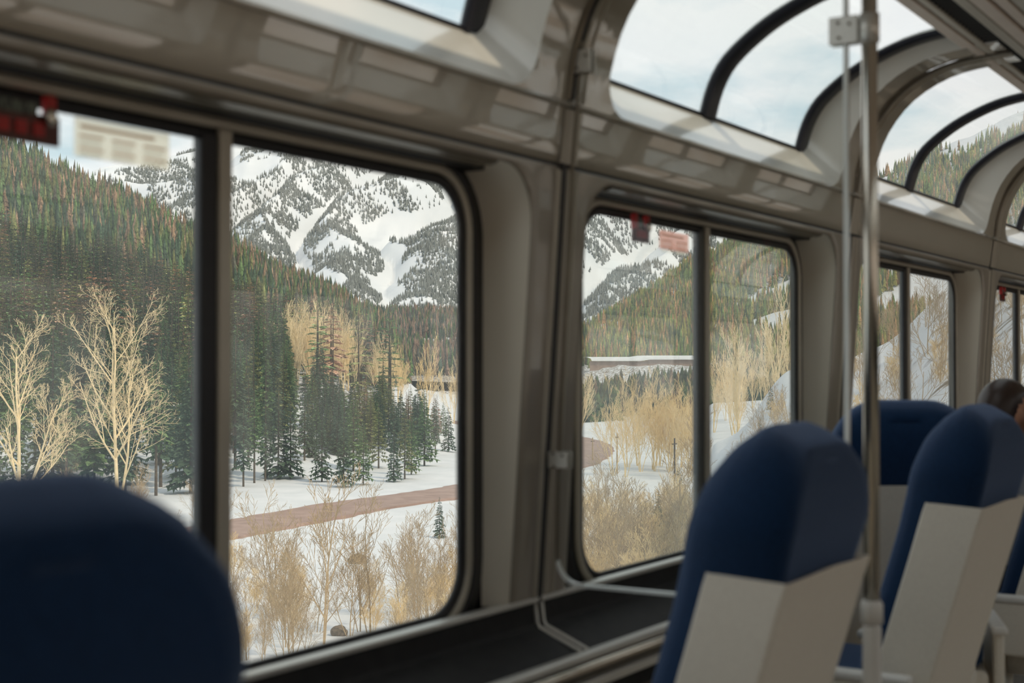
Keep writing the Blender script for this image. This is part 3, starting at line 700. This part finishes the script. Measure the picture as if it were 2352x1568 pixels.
Ph, Dh = np.meshgrid(hp, hD); set_attr(hill, 'litter', np.clip((fbm(*[v / 70 for v in world_xy(Ph.ravel(), Dh.ravel())], 4) - .18) * 1.6, .0, .6))
# snowy mountain
CM = np.array([(-3000, 700), (-500, 560), (60, 470), (225, 388), (320, 368), (455, 345), (560, 300), (700, 275), (900, 268), (1055, 285), (1200, 310), (1400, 340), (1600, 372), (1840, 400), (2050, 450), (2400, 520), (2950, 600)], float)
def mtn_z(px, D):
    cy = np.interp(px, CM[:, 0], CM[:, 1]); zcst = zpix(cy, 3600.); t = np.clip((D - 2000) / 1600, 0, 1); t2 = np.clip((D - 3600) / 1000, 0, 1)
    x, y = world_xy(px, D)
    # diagonal ribs: gullies run from upper right to lower left
    g = gully(px, t, x, y)
    rib = (g ** .7 - .5) * 95 * np.clip(t * 2.2, 0, 1) * np.clip((1 - t) * 4 + .08, 0, 1)
    return 0 + zcst * (t ** 1.05) * (1 - .3 * t2) + rib + (fbm(x / 150, y / 150, 5) - .5) * 60 * np.clip((1 - t) * 5, .05, 1) * np.clip(t * 3, 0, 1)
def gully(px, t, x, y): return np.abs(((px - t * 520) / 215 + (fbm(x / 420, y / 420, 4) - .5) * 2.4) % 1 - .5) * 2
mp_ = np.concatenate([np.linspace(-3000, -100, 30)[:-1], np.linspace(-100, 2100, 330)[:-1], np.linspace(2100, 2950, 20)])
mD = np.linspace(2000, 4600, 170)
def mtn_mat():
    m = mat('mountain_snow', (.68, .71, .74, 1), .8, c2=(.77, .78, .80, 1), nscale=.01, spec=.1)
    return m
mtn = terrain('mountain', mp_, mD, mtn_z, mtn_mat())

# ------------------------------------------------------------------ trees
def needle_tree(h, rad, levels, per, seed, droop=.25, sparse=0, k0=.12):
    r = random.Random(seed); V = []; F = []
    def tri(*p):
        n = len(V); V.extend(p); F.append(tuple(range(n, n + len(p))))
    for i in range(levels):
        t = i / (levels - 1); z = h * (k0 + (1 - k0) * t ** .92); R_ = rad * (1 - t) ** .82 + rad * .04
        for k in range(per if t < .8 else max(3, per - 2)):
            if r.random() < sparse: continue
            a = 2 * math.pi * (k + r.random() * .9 + i * .37) / per; L_ = R_ * r.uniform(.6, 1.15)
            d = Vector((math.cos(a), math.sin(a), 0)); s = Vector((-d.y, d.x, 0)); zz = z + r.uniform(-.02, .02) * h
            up = .25 * t; w = L_ * .20
            p0 = Vector((0, 0, zz)); p1 = p0 + d * L_ * .55 + Vector((0, 0, L_ * (up - droop * .45))); p2 = p0 + d * L_ + Vector((0, 0, L_ * (up - droop)))
            tri(p0, p1 - s * w, p2, p1 + s * w)
            for q, f_ in ((.35, .9), (.62, .75)):      # hanging side twigs
                b = p0.lerp(p2, q)
                for sg in (-1, 1): tri(b, b + d * L_ * .12, b + s * sg * L_ * .34 * f_ + d * L_ * .16 + Vector((0, 0, -L_ * .10)))
                tri(b, b + d * L_ * .16, b + Vector((0, 0, -L_ * .20)) + d * L_ * .10)
    return V, F
def trunk(h, r): return MB().tube([(0, 0, 0), (0, 0, h * .5), (0, 0, h * .98)], [r, r * .6, r * .08], 6)
TONES = {'dark': (.050, .080, .050), 'green': (.085, .135, .055), 'olive': (.15, .16, .065), 'russet': (.23, .155, .10)}
def add_tone(me, c):
    a = me.color_attributes.new('tone', 'FLOAT_COLOR', 'POINT'); a.data.foreach_set('color', np.tile(np.array([*c, 1], np.float32), len(me.vertices)))
conif_protos = []; L1 = 'small evergreen in the stand on the snow bank across the road'; L2 = 'tall dark conifer at the foot of the wooded slope, left of the snow bank'
for i, (tn, h, rd, lv, pr, dr, sp_, k0) in enumerate([('dark', 10, 2.0, 24, 9, .30, .05, .10), ('green', 10, 2.1, 22, 9, .22, .08, .12), ('olive', 10, 1.9, 22, 8, .18, .12, .15),
                                                ('dark', 10, 1.5, 26, 8, .35, .12, .25), ('russet', 10, 1.5, 22, 7, .05, .15, .2), ('green', 10, 1.4, 24, 8, .28, .2, .35)]):
    V, F = needle_tree(h, rd, lv, pr, i + 3, dr, sp_, k0)
    me = bpy.data.meshes.new('needles_' + tn); me.from_pydata([tuple(v) for v in V], [], F); me.materials.append(CONIF); add_tone(me, tuple(v * 1.8 for v in TONES[tn]))
    tb = trunk(h, .13); mt_ = bpy.data.meshes.new('trunk'); mt_.from_pydata(tb.V, [], tb.F); mt_.materials.append(BARK)
    conif_protos.append((me, mt_))
def linkm(name, me, parent=None):
    o = bpy.data.objects.new(name, me); col.objects.link(o); o.parent = parent; return o
def plant(px, D, zoff=-.1):
    x, y = world_xy(px, D); return (float(x), float(y), float(near_z(np.array([px]), np.array([D]))[0]) + zoff)
def conifer(px, D, h, kind, label, group, name='conifer_tree'):
    o = empty(name, plant(px, D), random.uniform(0, 6.28)); s = h / 10; o.scale = (s * random.uniform(.85, 1.15), s * random.uniform(.85, 1.15), s)
    linkm('needles', conif_protos[kind][0], o); linkm('trunk', conif_protos[kind][1], o)
    if label in (L1, L2): label = describe(px, D, h, kind, label)
    tag(o, label, 'tree', group); return o
def describe(px, D, h, kind, label):
    tone = ('dark green', 'mid green', 'olive green', 'slim dark', 'russet brown', 'slim green')[kind]
    if label == L1:
        where = 'by the dark wood' if px < 760 else 'under the pale grove' if px < 850 else 'in the middle' if px < 940 else 'at the open right end'
        row = 'front row' if D < 160 else 'second row' if D < 185 else 'back row'
        return '%s %s evergreen on the bank, %s, %s' % ('tall' if h > 7 else 'small', tone, row, where)
    where = ('left of the two pale trees' if px < 30 else 'between the two pale trees' if px < 210 else 'behind the larger pale tree' if px < 350 else 'left of the mullion' if px < 480 else 'just right of the mullion' if px < 590 else 'beside the pale grove')
    return '%s %s conifer of the dark wood, %s, %s' % ('tall' if h > 12.5 else 'shorter', tone, 'front row' if D < 170 else 'middle rows' if D < 215 else 'rear rows', where)
def grow(segs, p, d, L_, r, depth, rd, spread, up, kids, wob=.18, nseg=3, shrink=.62, curve=0):
    pts = [Vector(p)]; rad = [r]; d = Vector(d).normalized()
    for i in range(nseg):
        d = (d + Vector((rd.uniform(-wob, wob), rd.uniform(-wob, wob), rd.uniform(-wob * .3, wob) + up)) ).normalized()
        pts.append(pts[-1] + d * L_ / nseg); rad.append(r * (1 - .65 * (i + 1) / nseg))
    segs.append((pts, rad))
    if depth <= 0: return
    n = kids[depth - 1] if depth - 1 < len(kids) else 3
    for k in range(n):
        t = .18 + .82 * (k + rd.random()) / n; t = min(t, .98); f = t * nseg; i = min(int(f), nseg - 1); q = pts[i].lerp(pts[i + 1], f - i); a = rd.uniform(0, 6.28)
        dd = (pts[i + 1] - pts[i]).normalized(); side = dd.cross(Vector((math.cos(a), math.sin(a), .3))).normalized()
        nd = (dd * (1 - spread) + side * spread).normalized()
        grow(segs, q, nd, L_ * shrink * (1.08 - t * .55) * rd.uniform(.8, 1.15), rad[i] * .58, depth - 1, rd, spread, up, kids, wob, max(2, nseg - 1), shrink)
def segs_mesh(name, segs, m, n=3, rmin=.006):
    mb = MB()
    for pts, rad in segs: mb.tube(pts, [max(r_, rmin) for r_ in rad], n if rad[0] < .06 else n + 2, cap=False)
    me = bpy.data.meshes.new(name); me.from_pydata(mb.V, [], mb.F); me.materials.append(m); return me
# --- big pale cottonwoods (left pane)
def cottonwood(seed, h, depth=3, kids=(5, 6, 9), spread=.50, stems=1, r=.17, m=PALE, up=.10, rmin=.012):
    rd = random.Random(seed); segs = []
    for s in range(stems):
        a = rd.uniform(0, 6.28); t = 0 if s == 0 else .35
        grow(segs, (math.cos(a) * t * .5, math.sin(a) * t * .5, 0), (math.cos(a) * t, math.sin(a) * t, 1), h * (1 if s == 0 else .75), r * (1 if s == 0 else .7), depth, rd, spread, up, kids, wob=.10, nseg=5, shrink=.56)
    return segs_mesh('branches', segs, m, 3, rmin)
PLACES = {'brush on the embankment': (1620, 2400), 'brown brush below the road': (520, 1070), 'straw brush in the second window': (1290, 1620), 'pale leafless grove behind the evergreens': (640, 930),
          'golden leafless grove': (1400, 1600), 'leafless trees behind the embankment': (1630, 1830), 'leafless trees on the valley floor': (960, 1340), 'brush at the foot of the wood': (-40, 500)}
def bare(px, D, me, s, label, group=None, name='bare_tree', zoff=-.15):
    if group:
        size = 'tallest' if s > 1.15 else 'tall' if s > .85 else 'medium' if s > .5 else 'low'
        lo, hi = PLACES.get(group, (0, 2352)); k = int(min(2, max(0, 3 * (px - lo) / (hi - lo)))); row = 'in front' if D < 80 else 'further back' if D < 160 else 'at the back'
        if group == 'brush on the embankment':
            label += ' near the crest' if D > 55 else ' half way up' if D > 42 else ' low down'; size = 'smaller' if s < .36 else 'larger'
            row = ''; k = -1
        label = label + ', seen in the ' + ('second window' if px < 1830 else 'third window' if px < 2230 else 'farthest window') if k < 0 else label
        label = '%s %s' % (size, label) if k < 0 else '%s %s, %s, %s' % (size, label, ('left part', 'middle part', 'right part')[k], row)
    o = linkm(name, me); o.location = plant(px, D, zoff); o.rotation_euler.z = random.uniform(0, 6.28); o.scale = (s, s, s); tag(o, label, 'shrub' if name in ('brush', 'sapling') else 'tree', group); return o
bare(272, 122, cottonwood(11, 15.5, 4, (3, 5, 6, 10), .50, 2, .19, rmin=.010), 1.0, 'large pale yellow leafless tree in front of the dark forest, next to the window mullion')
bare(48, 118, cottonwood(12, 13, 4, (3, 5, 6, 9), .45, 2, .19, rmin=.010), 1.0, 'large pale leafless tree above the near seat, against the left edge of the view')
# --- individual conifers: the spruce group on the snow bank and the front rank of the wood
G1 = 'evergreens on the snow bank across the road'; L1 = 'small evergreen in the stand on the snow bank across the road'
spr = [(740, 1105, 7.5, 0), (790, 1118, 8, 0), (835, 1112, 7, 1), (812, 1085, 9, 1), (870, 1080, 8, 2), (905, 1105, 5.5, 0), (930, 1100, 8, 2), (945, 1090, 7, 1), (975, 1070, 9, 1), (960, 1045, 10, 0),
       (1000, 1050, 8, 3), (1030, 1042, 6.5, 0), (765, 1060, 10, 0), (700, 1080, 8, 3), (668, 1100, 9, 0), (640, 1100, 10, 0), (610, 1105, 9, 3), (585, 1110, 10, 5), (560, 1118, 9, 3), (735, 1010, 11, 0)]
for px, py, h, k in spr:
    conifer(px, 12 * FPX / (py - 840), h * .98, k, L1, G1)
def scatter(n, p0, p1, d0, d1, hmin, hmax, kinds, label, group, cond=None):
    c = 0; tries = 0
    while c < n and tries < n * 40:
        tries += 1; px = random.uniform(p0, p1); D = math.sqrt(random.uniform(d0 * d0, d1 * d1))
        if cond and not cond(px, D): continue
        conifer(px, D, random.uniform(hmin, hmax), random.choice(kinds), label, group); c += 1
rise = lambda px, D: near_z(np.array([px]), np.array([D]))[0] > ZV + .9
scatter(84, 700, 1040, 155, 225, 4.5, 8.5, [0, 1, 1, 2, 2, 0, 4], L1, G1, rise)
G2 = 'front rank of the dark conifer wood'; L2 = 'tall dark conifer at the foot of the wooded slope, left of the snow bank'
scatter(150, -60, 475, 124, 260, 9, 16, [0, 3, 3, 5, 1, 2], L2, G2)
scatter(72, 520, 660, 150, 260, 9, 15, [0, 3, 3, 5, 1, 2], L2, G2)
# --- merged forests (too many to count): low detail spires
def forest(name, px, D, zf, h, rad, tones, label, parts=4, sides=5, jag=.25, lean=0):
    n = len(px); x, y = world_xy(px, D); z = zf(px, D) - .3
    lv = parts; VV = []; FF = []; ang0 = rng.rand(n) * 6.28; CC = []
    base = 0
    for l in range(lv):
        t0 = .06 + .80 * l / lv; t1 = min(1.0, t0 + (1.15 / lv) + .10); rr = rad * (1 - t0) ** .9
        apex = np.stack([x, y, z + h * t1], -1); ring = []
        for k in range(sides * 2):
            a = ang0 + l * 1.1 + math.pi * k / sides; q = rr * (1.0 if k % 2 == 0 else .45) * (1 - jag / 2 + jag * rng.rand(n)); dz = h * (t0 - (.035 if k % 2 == 0 else -.02))
            ring.append(np.stack([x + np.cos(a) * q, y + np.sin(a) * q, z + dz], -1))
        arr = np.stack([apex] + ring, 1); m_ = arr.shape[1]; VV.append(arr.reshape(-1, 3)); CC.append(np.repeat(tones, m_, 0))
        ii = np.arange(n)[:, None] * m_ + base
        for k in range(sides * 2): FF.append(np.concatenate([ii, ii + 1 + k, ii + 1 + (k + 1) % (sides * 2)], 1))
        base += n * m_
    V = np.concatenate(VV).astype(np.float32); F = np.concatenate(FF).astype(np.int32); C = np.concatenate(CC)
    me = bpy.data.meshes.new(name); me.vertices.add(len(V)); me.vertices.foreach_set('co', V.ravel()); me.loops.add(len(F) * 3); me.loops.foreach_set('vertex_index', F.ravel())
    me.polygons.add(len(F)); me.polygons.foreach_set('loop_start', np.arange(0, len(F) * 3, 3, dtype=np.int32)); me.update(calc_edges=True)
    a = me.color_attributes.new('tone', 'FLOAT_COLOR', 'POINT'); a.data.foreach_set('color', np.concatenate([C, np.ones((len(C), 1))], 1).astype(np.float32).ravel())
    me.materials.append(CONIF); o = bpy.data.objects.new(name, me); col.objects.link(o); tag(o, label, 'forest', None, 'stuff'); return o
def tones_for(n, w, x=None):
    T = np.array([TONES['dark'], TONES['green'], TONES['olive'], TONES['russet'], (.10, .10, .075)]); w = np.asarray(w, float)
    if w.ndim == 1: c = rng.choice(len(T), n, p=w / w.sum())
    else: cw = np.cumsum(w / w.sum(1, keepdims=True), 1); c = (rng.rand(n)[:, None] > cw).sum(1)
    return T[c] * (.7 + .6 * rng.rand(n))[:, None]
def sample(n, p0, p1, d0, d1): return rng.uniform(p0, p1, n), np.sqrt(rng.uniform(d0 * d0, d1 * d1, n))
def forest_fine(name, px, D, zf, h, wid, tones, label):
    """the same drooping-branch spruce as the single ones, in a lighter build, many joined"""
    protos = []
    for sd_ in range(5):
        V, F = needle_tree(1.0, .17, 12, 6, 70 + sd_, (.30, .2, .1, .35, .25)[sd_], .10, (.08, .15, .2, .3, .12)[sd_])
        F = [f for i, f in enumerate(F) if i % 7 in (0, 1, 2, 4, 5)]
        tb = trunk(1.0, .012); k = len(V); V = V + [Vector(v) for v in tb.V]; F = F + [tuple(i + k for i in f) for f in tb.F if len(f) == 4]
        fl = [list(f) for f in F]; T = [(f[0], f[i], f[i + 1]) for f in fl for i in range(1, len(f) - 1)]
        protos.append((np.array([tuple(v) for v in V]), np.array(T), k))
    x, y = world_xy(px, D); z = zf(px, D) - .3; VV = []; FF = []; CC = []; base = 0
    pick = rng.randint(0, 5, len(px)); ang = rng.rand(len(px)) * 6.28
    for q in range(5):
        ii = np.where(pick == q)[0]; V, T, k = protos[q]
        c, s_ = np.cos(ang[ii])[:, None], np.sin(ang[ii])[:, None]; hh = h[ii][:, None]; ww = (h[ii] * wid[ii])[:, None]
        P = np.stack([x[ii][:, None] + (V[:, 0] * c - V[:, 1] * s_) * ww, y[ii][:, None] + (V[:, 0] * s_ + V[:, 1] * c) * ww, z[ii][:, None] + V[:, 2] * hh], -1)
        VV.append(P.reshape(-1, 3)); FF.append((T[None] + (np.arange(len(ii)) * len(V))[:, None, None] + base).reshape(-1, 3)); base += len(ii) * len(V)
        C = np.repeat(tones[ii][:, None] * 1.9, len(V), 1).copy(); C[:, k:] = (.10, .075, .055); CC.append(C.reshape(-1, 3))
    V = np.concatenate(VV).astype(np.float32); F = np.concatenate(FF).astype(np.int32); C = np.concatenate(CC)
    me = bpy.data.meshes.new(name); me.vertices.add(len(V)); me.vertices.foreach_set('co', V.ravel()); me.loops.add(len(F) * 3); me.loops.foreach_set('vertex_index', F.ravel())
    me.polygons.add(len(F)); me.polygons.foreach_set('loop_start', np.arange(0, len(F) * 3, 3, dtype=np.int32)); me.update(calc_edges=True)
    a = me.color_attributes.new('tone', 'FLOAT_COLOR', 'POINT'); a.data.foreach_set('color', np.concatenate([C, np.ones((len(C), 1))], 1).astype(np.float32).ravel())
    me.materials.append(CONIF); o = bpy.data.objects.new(name, me); col.objects.link(o); tag(o, label, 'forest', None, 'stuff'); return o
# wooded slope on the left (near terrain)
def slope_w(px, D):
    x, y = world_xy(px, D); rn = fbm(x / 40, y / 40, 3); red = np.clip((D - 330) / 500, 0, 1) * .8 + (rn - .5) * 2.4
    return np.stack([.42 - .2 * red, .34 + 0 * red, .24 + 0 * red, np.clip(.08 + red * .5, .02, 2), .16 + 0 * red], 1).clip(.02)
px, D = sample(1750, -120, 900, 235, 520)
z_ = near_z(px, D); keep = (z_ > ZV + 3) & ~((px > 620) & (D < 350) & (rng.rand(len(px)) < .85)); px, D = px[keep], D[keep]
forest_fine('conifer_forest', px, D, near_z, rng.uniform(11, 20, len(px)), rng.uniform(1.0, 1.45, len(px)), tones_for(len(px), slope_w(px, D)) * rng.uniform(.55, 1.75, len(px))[:, None] * np.array([1.1, 1.05, 1.15]), 'tall green and russet conifers on the lower part of the slope on the left')
px, D = sample(12000, -600, 960, 500, 1150)
z_ = near_z(px, D); keep = (z_ > ZV + 4) & ((px > -100) | (rng.rand(len(px)) < .4)); px, D = px[keep], D[keep]
forest('conifer_forest', px, D, near_z, rng.uniform(9, 18, len(px)), rng.uniform(1.7, 3.0, len(px)), tones_for(len(px), slope_w(px, D)) * rng.uniform(.8, 1.5, len(px))[:, None], 'dense green and russet conifer forest covering the upper slope on the left', 5, 5, jag=.7)
# far hill
px, D = sample(26000, 350, 2700, 760, 1560); x, y = world_xy(px, D); f_ = fbm(x / 70, y / 70, 4)
keep = (f_ > .34) & (hill_z(px, D) > ZV + 6); px, D, x, y, f_ = px[keep], D[keep], x[keep], y[keep], f_[keep]
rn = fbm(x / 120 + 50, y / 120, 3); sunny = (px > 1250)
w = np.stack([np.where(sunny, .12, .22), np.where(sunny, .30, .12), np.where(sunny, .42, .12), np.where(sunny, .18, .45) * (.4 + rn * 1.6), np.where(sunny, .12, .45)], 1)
forest('conifer_forest', px, D, hill_z, rng.uniform(9, 17, len(px)), rng.uniform(1.6, 3.0, len(px)), tones_for(len(px), w) * np.where(sunny[:, None], np.array([[1.75, 1.55, 1.15]]), np.array([[1.1, 1.1, 1.3]])) * rng.uniform(.7, 1.3, len(px))[:, None], 'mixed forest covering the middle-distance hills across the valley', 3, 4)  # sunlit warmth on the right, bluish haze on the left, both in tree colours
# bench in front of the far hill
px, D = sample(3800, 1180, 1830, 300, 760); zz = near_z(px, D); keep = (zz < ZV + 9.0) & ((D < 560) | (D > 715)) & ((D > 420) | (px > 1500) | (rng.rand(len(px)) < .25)); px, D = px[keep], D[keep]
forest('conifer_forest', px, D, near_z, rng.uniform(4, 9, len(px)), rng.uniform(1.4, 2.6, len(px)), tones_for(len(px), [.5, .2, .2, .2, .2]) * .8, 'low dark conifers below the brown retaining wall in the second window', 4, 5)
# mountain forest with open gullies
px, D = sample(300000, -150, 2100, 2050, 3600); x, y = world_xy(px, D); t = (D - 2000) / 1600; g = gully(px, t, x, y)
f_ = fbm(x / 260, y / 260, 5); f2 = fbm(x / 28, y / 60, 3)
keep = (g > .16 + .22 * t) & (f_ > .34 + .22 * np.clip(t - .5, 0, 1)) & (rng.rand(len(px)) < np.clip((f2 - .30) * 3.2, .04, 1) * (1.0 - .55 * t)); px, D = px[keep], D[keep]
forest('mountain_forest', px, D, mtn_z, rng.uniform(6, 12, len(px)), rng.uniform(1.5, 2.8, len(px)), np.array([(.20, .215, .20)]) * (.6 + .8 * rng.rand(len(px)))[:, None] * np.array([1, 1, 1.02]), 'grey-green forest patches between snow gullies on the far mountain', 1, 3)  # trees greyed and lightened: distance haze put into their colour

# --- pale leafless aspens behind the evergreens, golden grove in the second window
asp = [cottonwood(40 + i, 9.5, 3, (3, 6, 9), .30, 3, .09, STRAW if i % 2 else PALE, .16, .013) for i in range(4)]
for i in range(30):
    px = random.uniform(640, 930); D = random.uniform(250, 300) + (px - 640) * .10
    bare(px, D, random.choice(asp), random.uniform(.95, 1.3) * (1.1 if px < 850 else .85), 'pale leafless tree in the grove behind the evergreens', 'pale leafless grove behind the evergreens')
gold = [cottonwood(60 + i, 8, 3, (4, 6, 8), .36, 3, .07, STRAW, .12, .010) for i in range(4)]
for i in range(19):
    px = random.uniform(1400, 1598); D = random.uniform(150, 178)
    bare(px, D, random.choice(gold), random.uniform(.9, 1.35) * (D / 190), 'golden leafless tree in the second window', 'golden leafless grove')
for i in range(12):
    px = random.uniform(1630, 1830); D = random.uniform(140, 300)
    bare(px, D, random.choice(gold + asp), random.uniform(.9, 1.4), 'straw-coloured tree behind the embankment', 'leafless trees behind the embankment')
for i in range(18):
    px = random.uniform(960, 1340); D = random.uniform(210, 420)
    bare(px, D, random.choice(asp), random.uniform(.8, 1.3), 'leafless tree on the valley floor', 'leafless trees on the valley floor')
# --- near saplings and brush
sap = [cottonwood(80 + i, 5.6, 3, (4, 6, 7), .42, 3 if i % 2 else 2, .055, BROWNT, .10, .009) for i in range(5)]
strw = [cottonwood(90 + i, 3.6, 3, (4, 7, 9), .45, 5, .03, STRAW, .08, .007) for i in range(4)]
def gd(py): return 12 * FPX / (py - 840)
for px, py, s, lab in [(745, 1478, 1.15, 'forked leafless sapling standing in the snow right of the mullion'), (852, 1452, 1.0, 'leafless sapling rising from the snow below the dark rock'),
                       (640, 1420, .95, 'leafless sapling close to the window mullion below the road'), (950, 1400, .8, 'slender leafless sapling left of the window corner')]:
    bare(px, gd(py), sap[len(lab) % 5], s, lab, name='sapling')
GB = 'brown brush below the road'; LB = 'brown leafless brush below the road'
for i in range(62):
    r_ = random.random(); px = random.uniform(520, 700) if r_ < .45 else (random.uniform(920, 1070) if r_ < .85 else random.uniform(700, 920))
    py = random.uniform(1330, 1540) if r_ < .85 else random.uniform(1400, 1560)
    bare(px, gd(py), random.choice(sap + strw[:2]), random.uniform(.35, .68), LB, GB, 'brush')
for i in range(18):
    bare(random.uniform(-40, 500), gd(random.uniform(1180, 1300)), random.choice(sap), random.uniform(.4, .75), 'leafless brush at the foot of the dark wood', 'brush at the foot of the wood', 'brush')
GC = 'straw brush in the second window'
for i in range(60):
    px = random.uniform(1290, 1620); py = random.uniform(1180, 1420); 
    bare(px, gd(py), random.choice(strw + strw + sap), random.uniform(.7, 1.05), 'straw-coloured brush in the second window', GC, 'brush')
for px, py, h in ((1512, 1290, 4.6), (1475, 1310, 3.2), (1560, 1190, 4.2), (1010, 1235, 3.0), (1595, 1330, 3.6)):
    conifer(px, gd(py), h, 0, 'small snow-dusted spruce among the straw brush in the second window' if px > 1200 else 'small dark spruce standing alone in the snow below the road', 'small spruces among the brush' if px > 1200 else None, 'small_spruce')
# brush on the embankment seen ahead
for i in range(96):
    px = random.uniform(1620, 2400); D = random.uniform(30, 66)
    if px < 1850: D = random.uniform(45, 70)
    bare(px, D, random.choice(sap + strw), random.uniform(.22, .5), 'thin brush on the snowy embankment', 'brush on the embankment', 'brush')
for px, D in ((1745, 66), (1770, 72)): conifer(px, D, 1.8, 3, 'small spruce on the snowy embankment above the second seat', 'small spruces on the embankment', 'small_spruce')

# ------------------------------------------------------------------ road, rock, retaining wall, poles
def groundpt(px, py): D = gd(py); x, y = world_xy(px, D); return Vector((float(x), float(y), 0))
def ribbon(name, cl, width, m, kind, dz=.12, jag=0):
    P = [np.array(groundpt(*c)) for c in cl]; P = [Vector(p) for p in smoothpts(P, 14)]; R = []
    for i, p in enumerate(P):
        d = (P[min(i + 1, len(P) - 1)] - P[max(i - 1, 0)]).normalized(); s = Vector((-d.y, d.x, 0)); w0 = width / 2
        row = []
        for k, (t, h_) in enumerate(((-1.12, -.5), (-1.0, 0), (-.5, .03), (0, .05), (.5, .03), (1, 0), (1.12, -.5))):
            q = p + s * (w0 * t + (random.uniform(-jag, jag) if abs(t) > .9 else 0)); row.append((q.x, q.y, ZV + dz + h_))
        R.append(row)
    o = MB().grid(R).build(name, m, None, smooth=False); o['kind'] = kind; return o
rd_ = ribbon('road', [(-500, 1330), (-100, 1290), (300, 1256), (525, 1219), (800, 1167), (1055, 1130), (1200, 1100), (1310, 1062), (1352, 1036), (1335, 1016), (1260, 1000), (1150, 985), (1050, 974), (980, 962)], 6.6, ROADM, 'structure', .20, .25)
def rock(px, py, s, label, seed):
    r = random.Random(seed); bm = bmesh.new(); bmesh.ops.create_icosphere(bm, subdivisions=3, radius=1)
    for v in bm.verts:
        n = fbm(np.array([v.co.x * 1.3 + seed + 5]), np.array([v.co.y * 1.3 + v.co.z + 7]), 3)[0]; v.co *= .7 + .6 * n; v.co.z *= .75
    me = bpy.data.meshes.new('rock'); bm.to_mesh(me); bm.free(); me.materials.append(ROCK); o = linkm('rock', me); o.location = plant(px, gd(py), .15); o.scale = (s, s, s); tag(o, label, 'rock'); return o
rock(820, 1292, .55, 'dark brown boulder poking out of the snow below the road', 3)
rock(780, 1456, .38, 'small dark stone in the snow between the saplings', 9)
# snow covered retaining wall on the bench (second window)
rw = empty('retaining_wall'); tag(rw, 'long brown retaining wall topped with snow on the far bank in the second window', 'wall')
Pw = [Vector((*[float(v) for v in world_xy(px, 690)], float(zpix(854, 690)))) for px in np.linspace(1355, 1600, 12)]
for i in range(11):
    a, b = Pw[i], Pw[i + 1]; hgt = 5.2 + (i > 5) * .8 
    V = []; n_ = (b - a).cross(Vector((0, 0, 1))).normalized() * 1.2
    V = [a, b, b + Vector((0, 0, hgt)), a + Vector((0, 0, hgt))]; V += [v - n_ for v in V]
    mobj('wall_panel', V, [(0, 1, 2, 3), (7, 6, 5, 4), (0, 4, 5, 1), (1, 5, 6, 2), (2, 6, 7, 3), (3, 7, 4, 0)], RETAIN, rw, bevel=.12)
V = []; 
for i, p in enumerate(Pw):
    for k, (dy, dz) in enumerate(((-1.6, 5.3), (-.6, 6.5 + .4 * math.sin(i)), (3, 7.3), (9, 7.2))): V.append((p.x + dy * sT * .6, p.y + dy * cT, p.z + dz + (.7 if i > 5 else 0)))
mobj('snow_cap', V, [(i * 4 + j, i * 4 + j + 1, (i + 1) * 4 + j + 1, (i + 1) * 4 + j) for i in range(11) for j in range(3)], SNOW, rw, True)
# snow shelf right of it
# wooden poles
for px, py, h, lab in ((1417, 1088, 4.6, 'slender wooden pole left of the golden grove'), (1361, 1060, 3.2, 'short wooden pole beside the road bend'), (1549, 1180, 6.2, 'dark wooden pole standing in the snow right of the golden grove')):
    b = empty('utility_pole', plant(px, gd(py))); tag(b, lab, 'pole')
    MB().tube([(0, 0, 0), (0, 0, h)], [.10, .07], 8).build('post', BARK if px > 1500 else BROWNT, b)
    MB().box(-.4, .4, -.04, .04, h - .5, h - .42).build('crossarm', BARK, b)

# ------------------------------------------------------------------ the other side of the line (seen only as reflections)
def opp():
    xs = np.concatenate([np.linspace(-400, -60, 10)[:-1], np.linspace(-60, 160, 90)[:-1], np.linspace(160, 900, 20)]); ys = np.geomspace(3.0, 400, 60)
    X, Y = np.meshgrid(xs, ys); Z = np.interp(Y, [3, 7, 20, 60, 140, 400], [-2.9, -3, .5, 12, 34, 95]) + (fbm(X / 12 + 40, Y / 12, 5) - .5) * np.clip(Y / 6, .1, 8)
    V = np.stack([X, -Y, Z], -1).reshape(-1, 3); a, b = X.shape
    o = mobj('opposite_slope', V.tolist(), [(i * b + j, (i + 1) * b + j, (i + 1) * b + j + 1, i * b + j + 1) for i in range(a - 1) for j in range(b - 1)],
             mat('opposite_scrub', (.30, .19, .13, 1), .9, c2=(.74, .68, .66, 1), nscale=.16, lo=.42, hi=.62, detail=8), None, True)
    o['kind'] = 'structure'
opp()
tb = MB().box(-60, 120, -3.2, 2.9, -3.3, -2.75).build('track_bed', ROCK); tb['kind'] = 'structure'
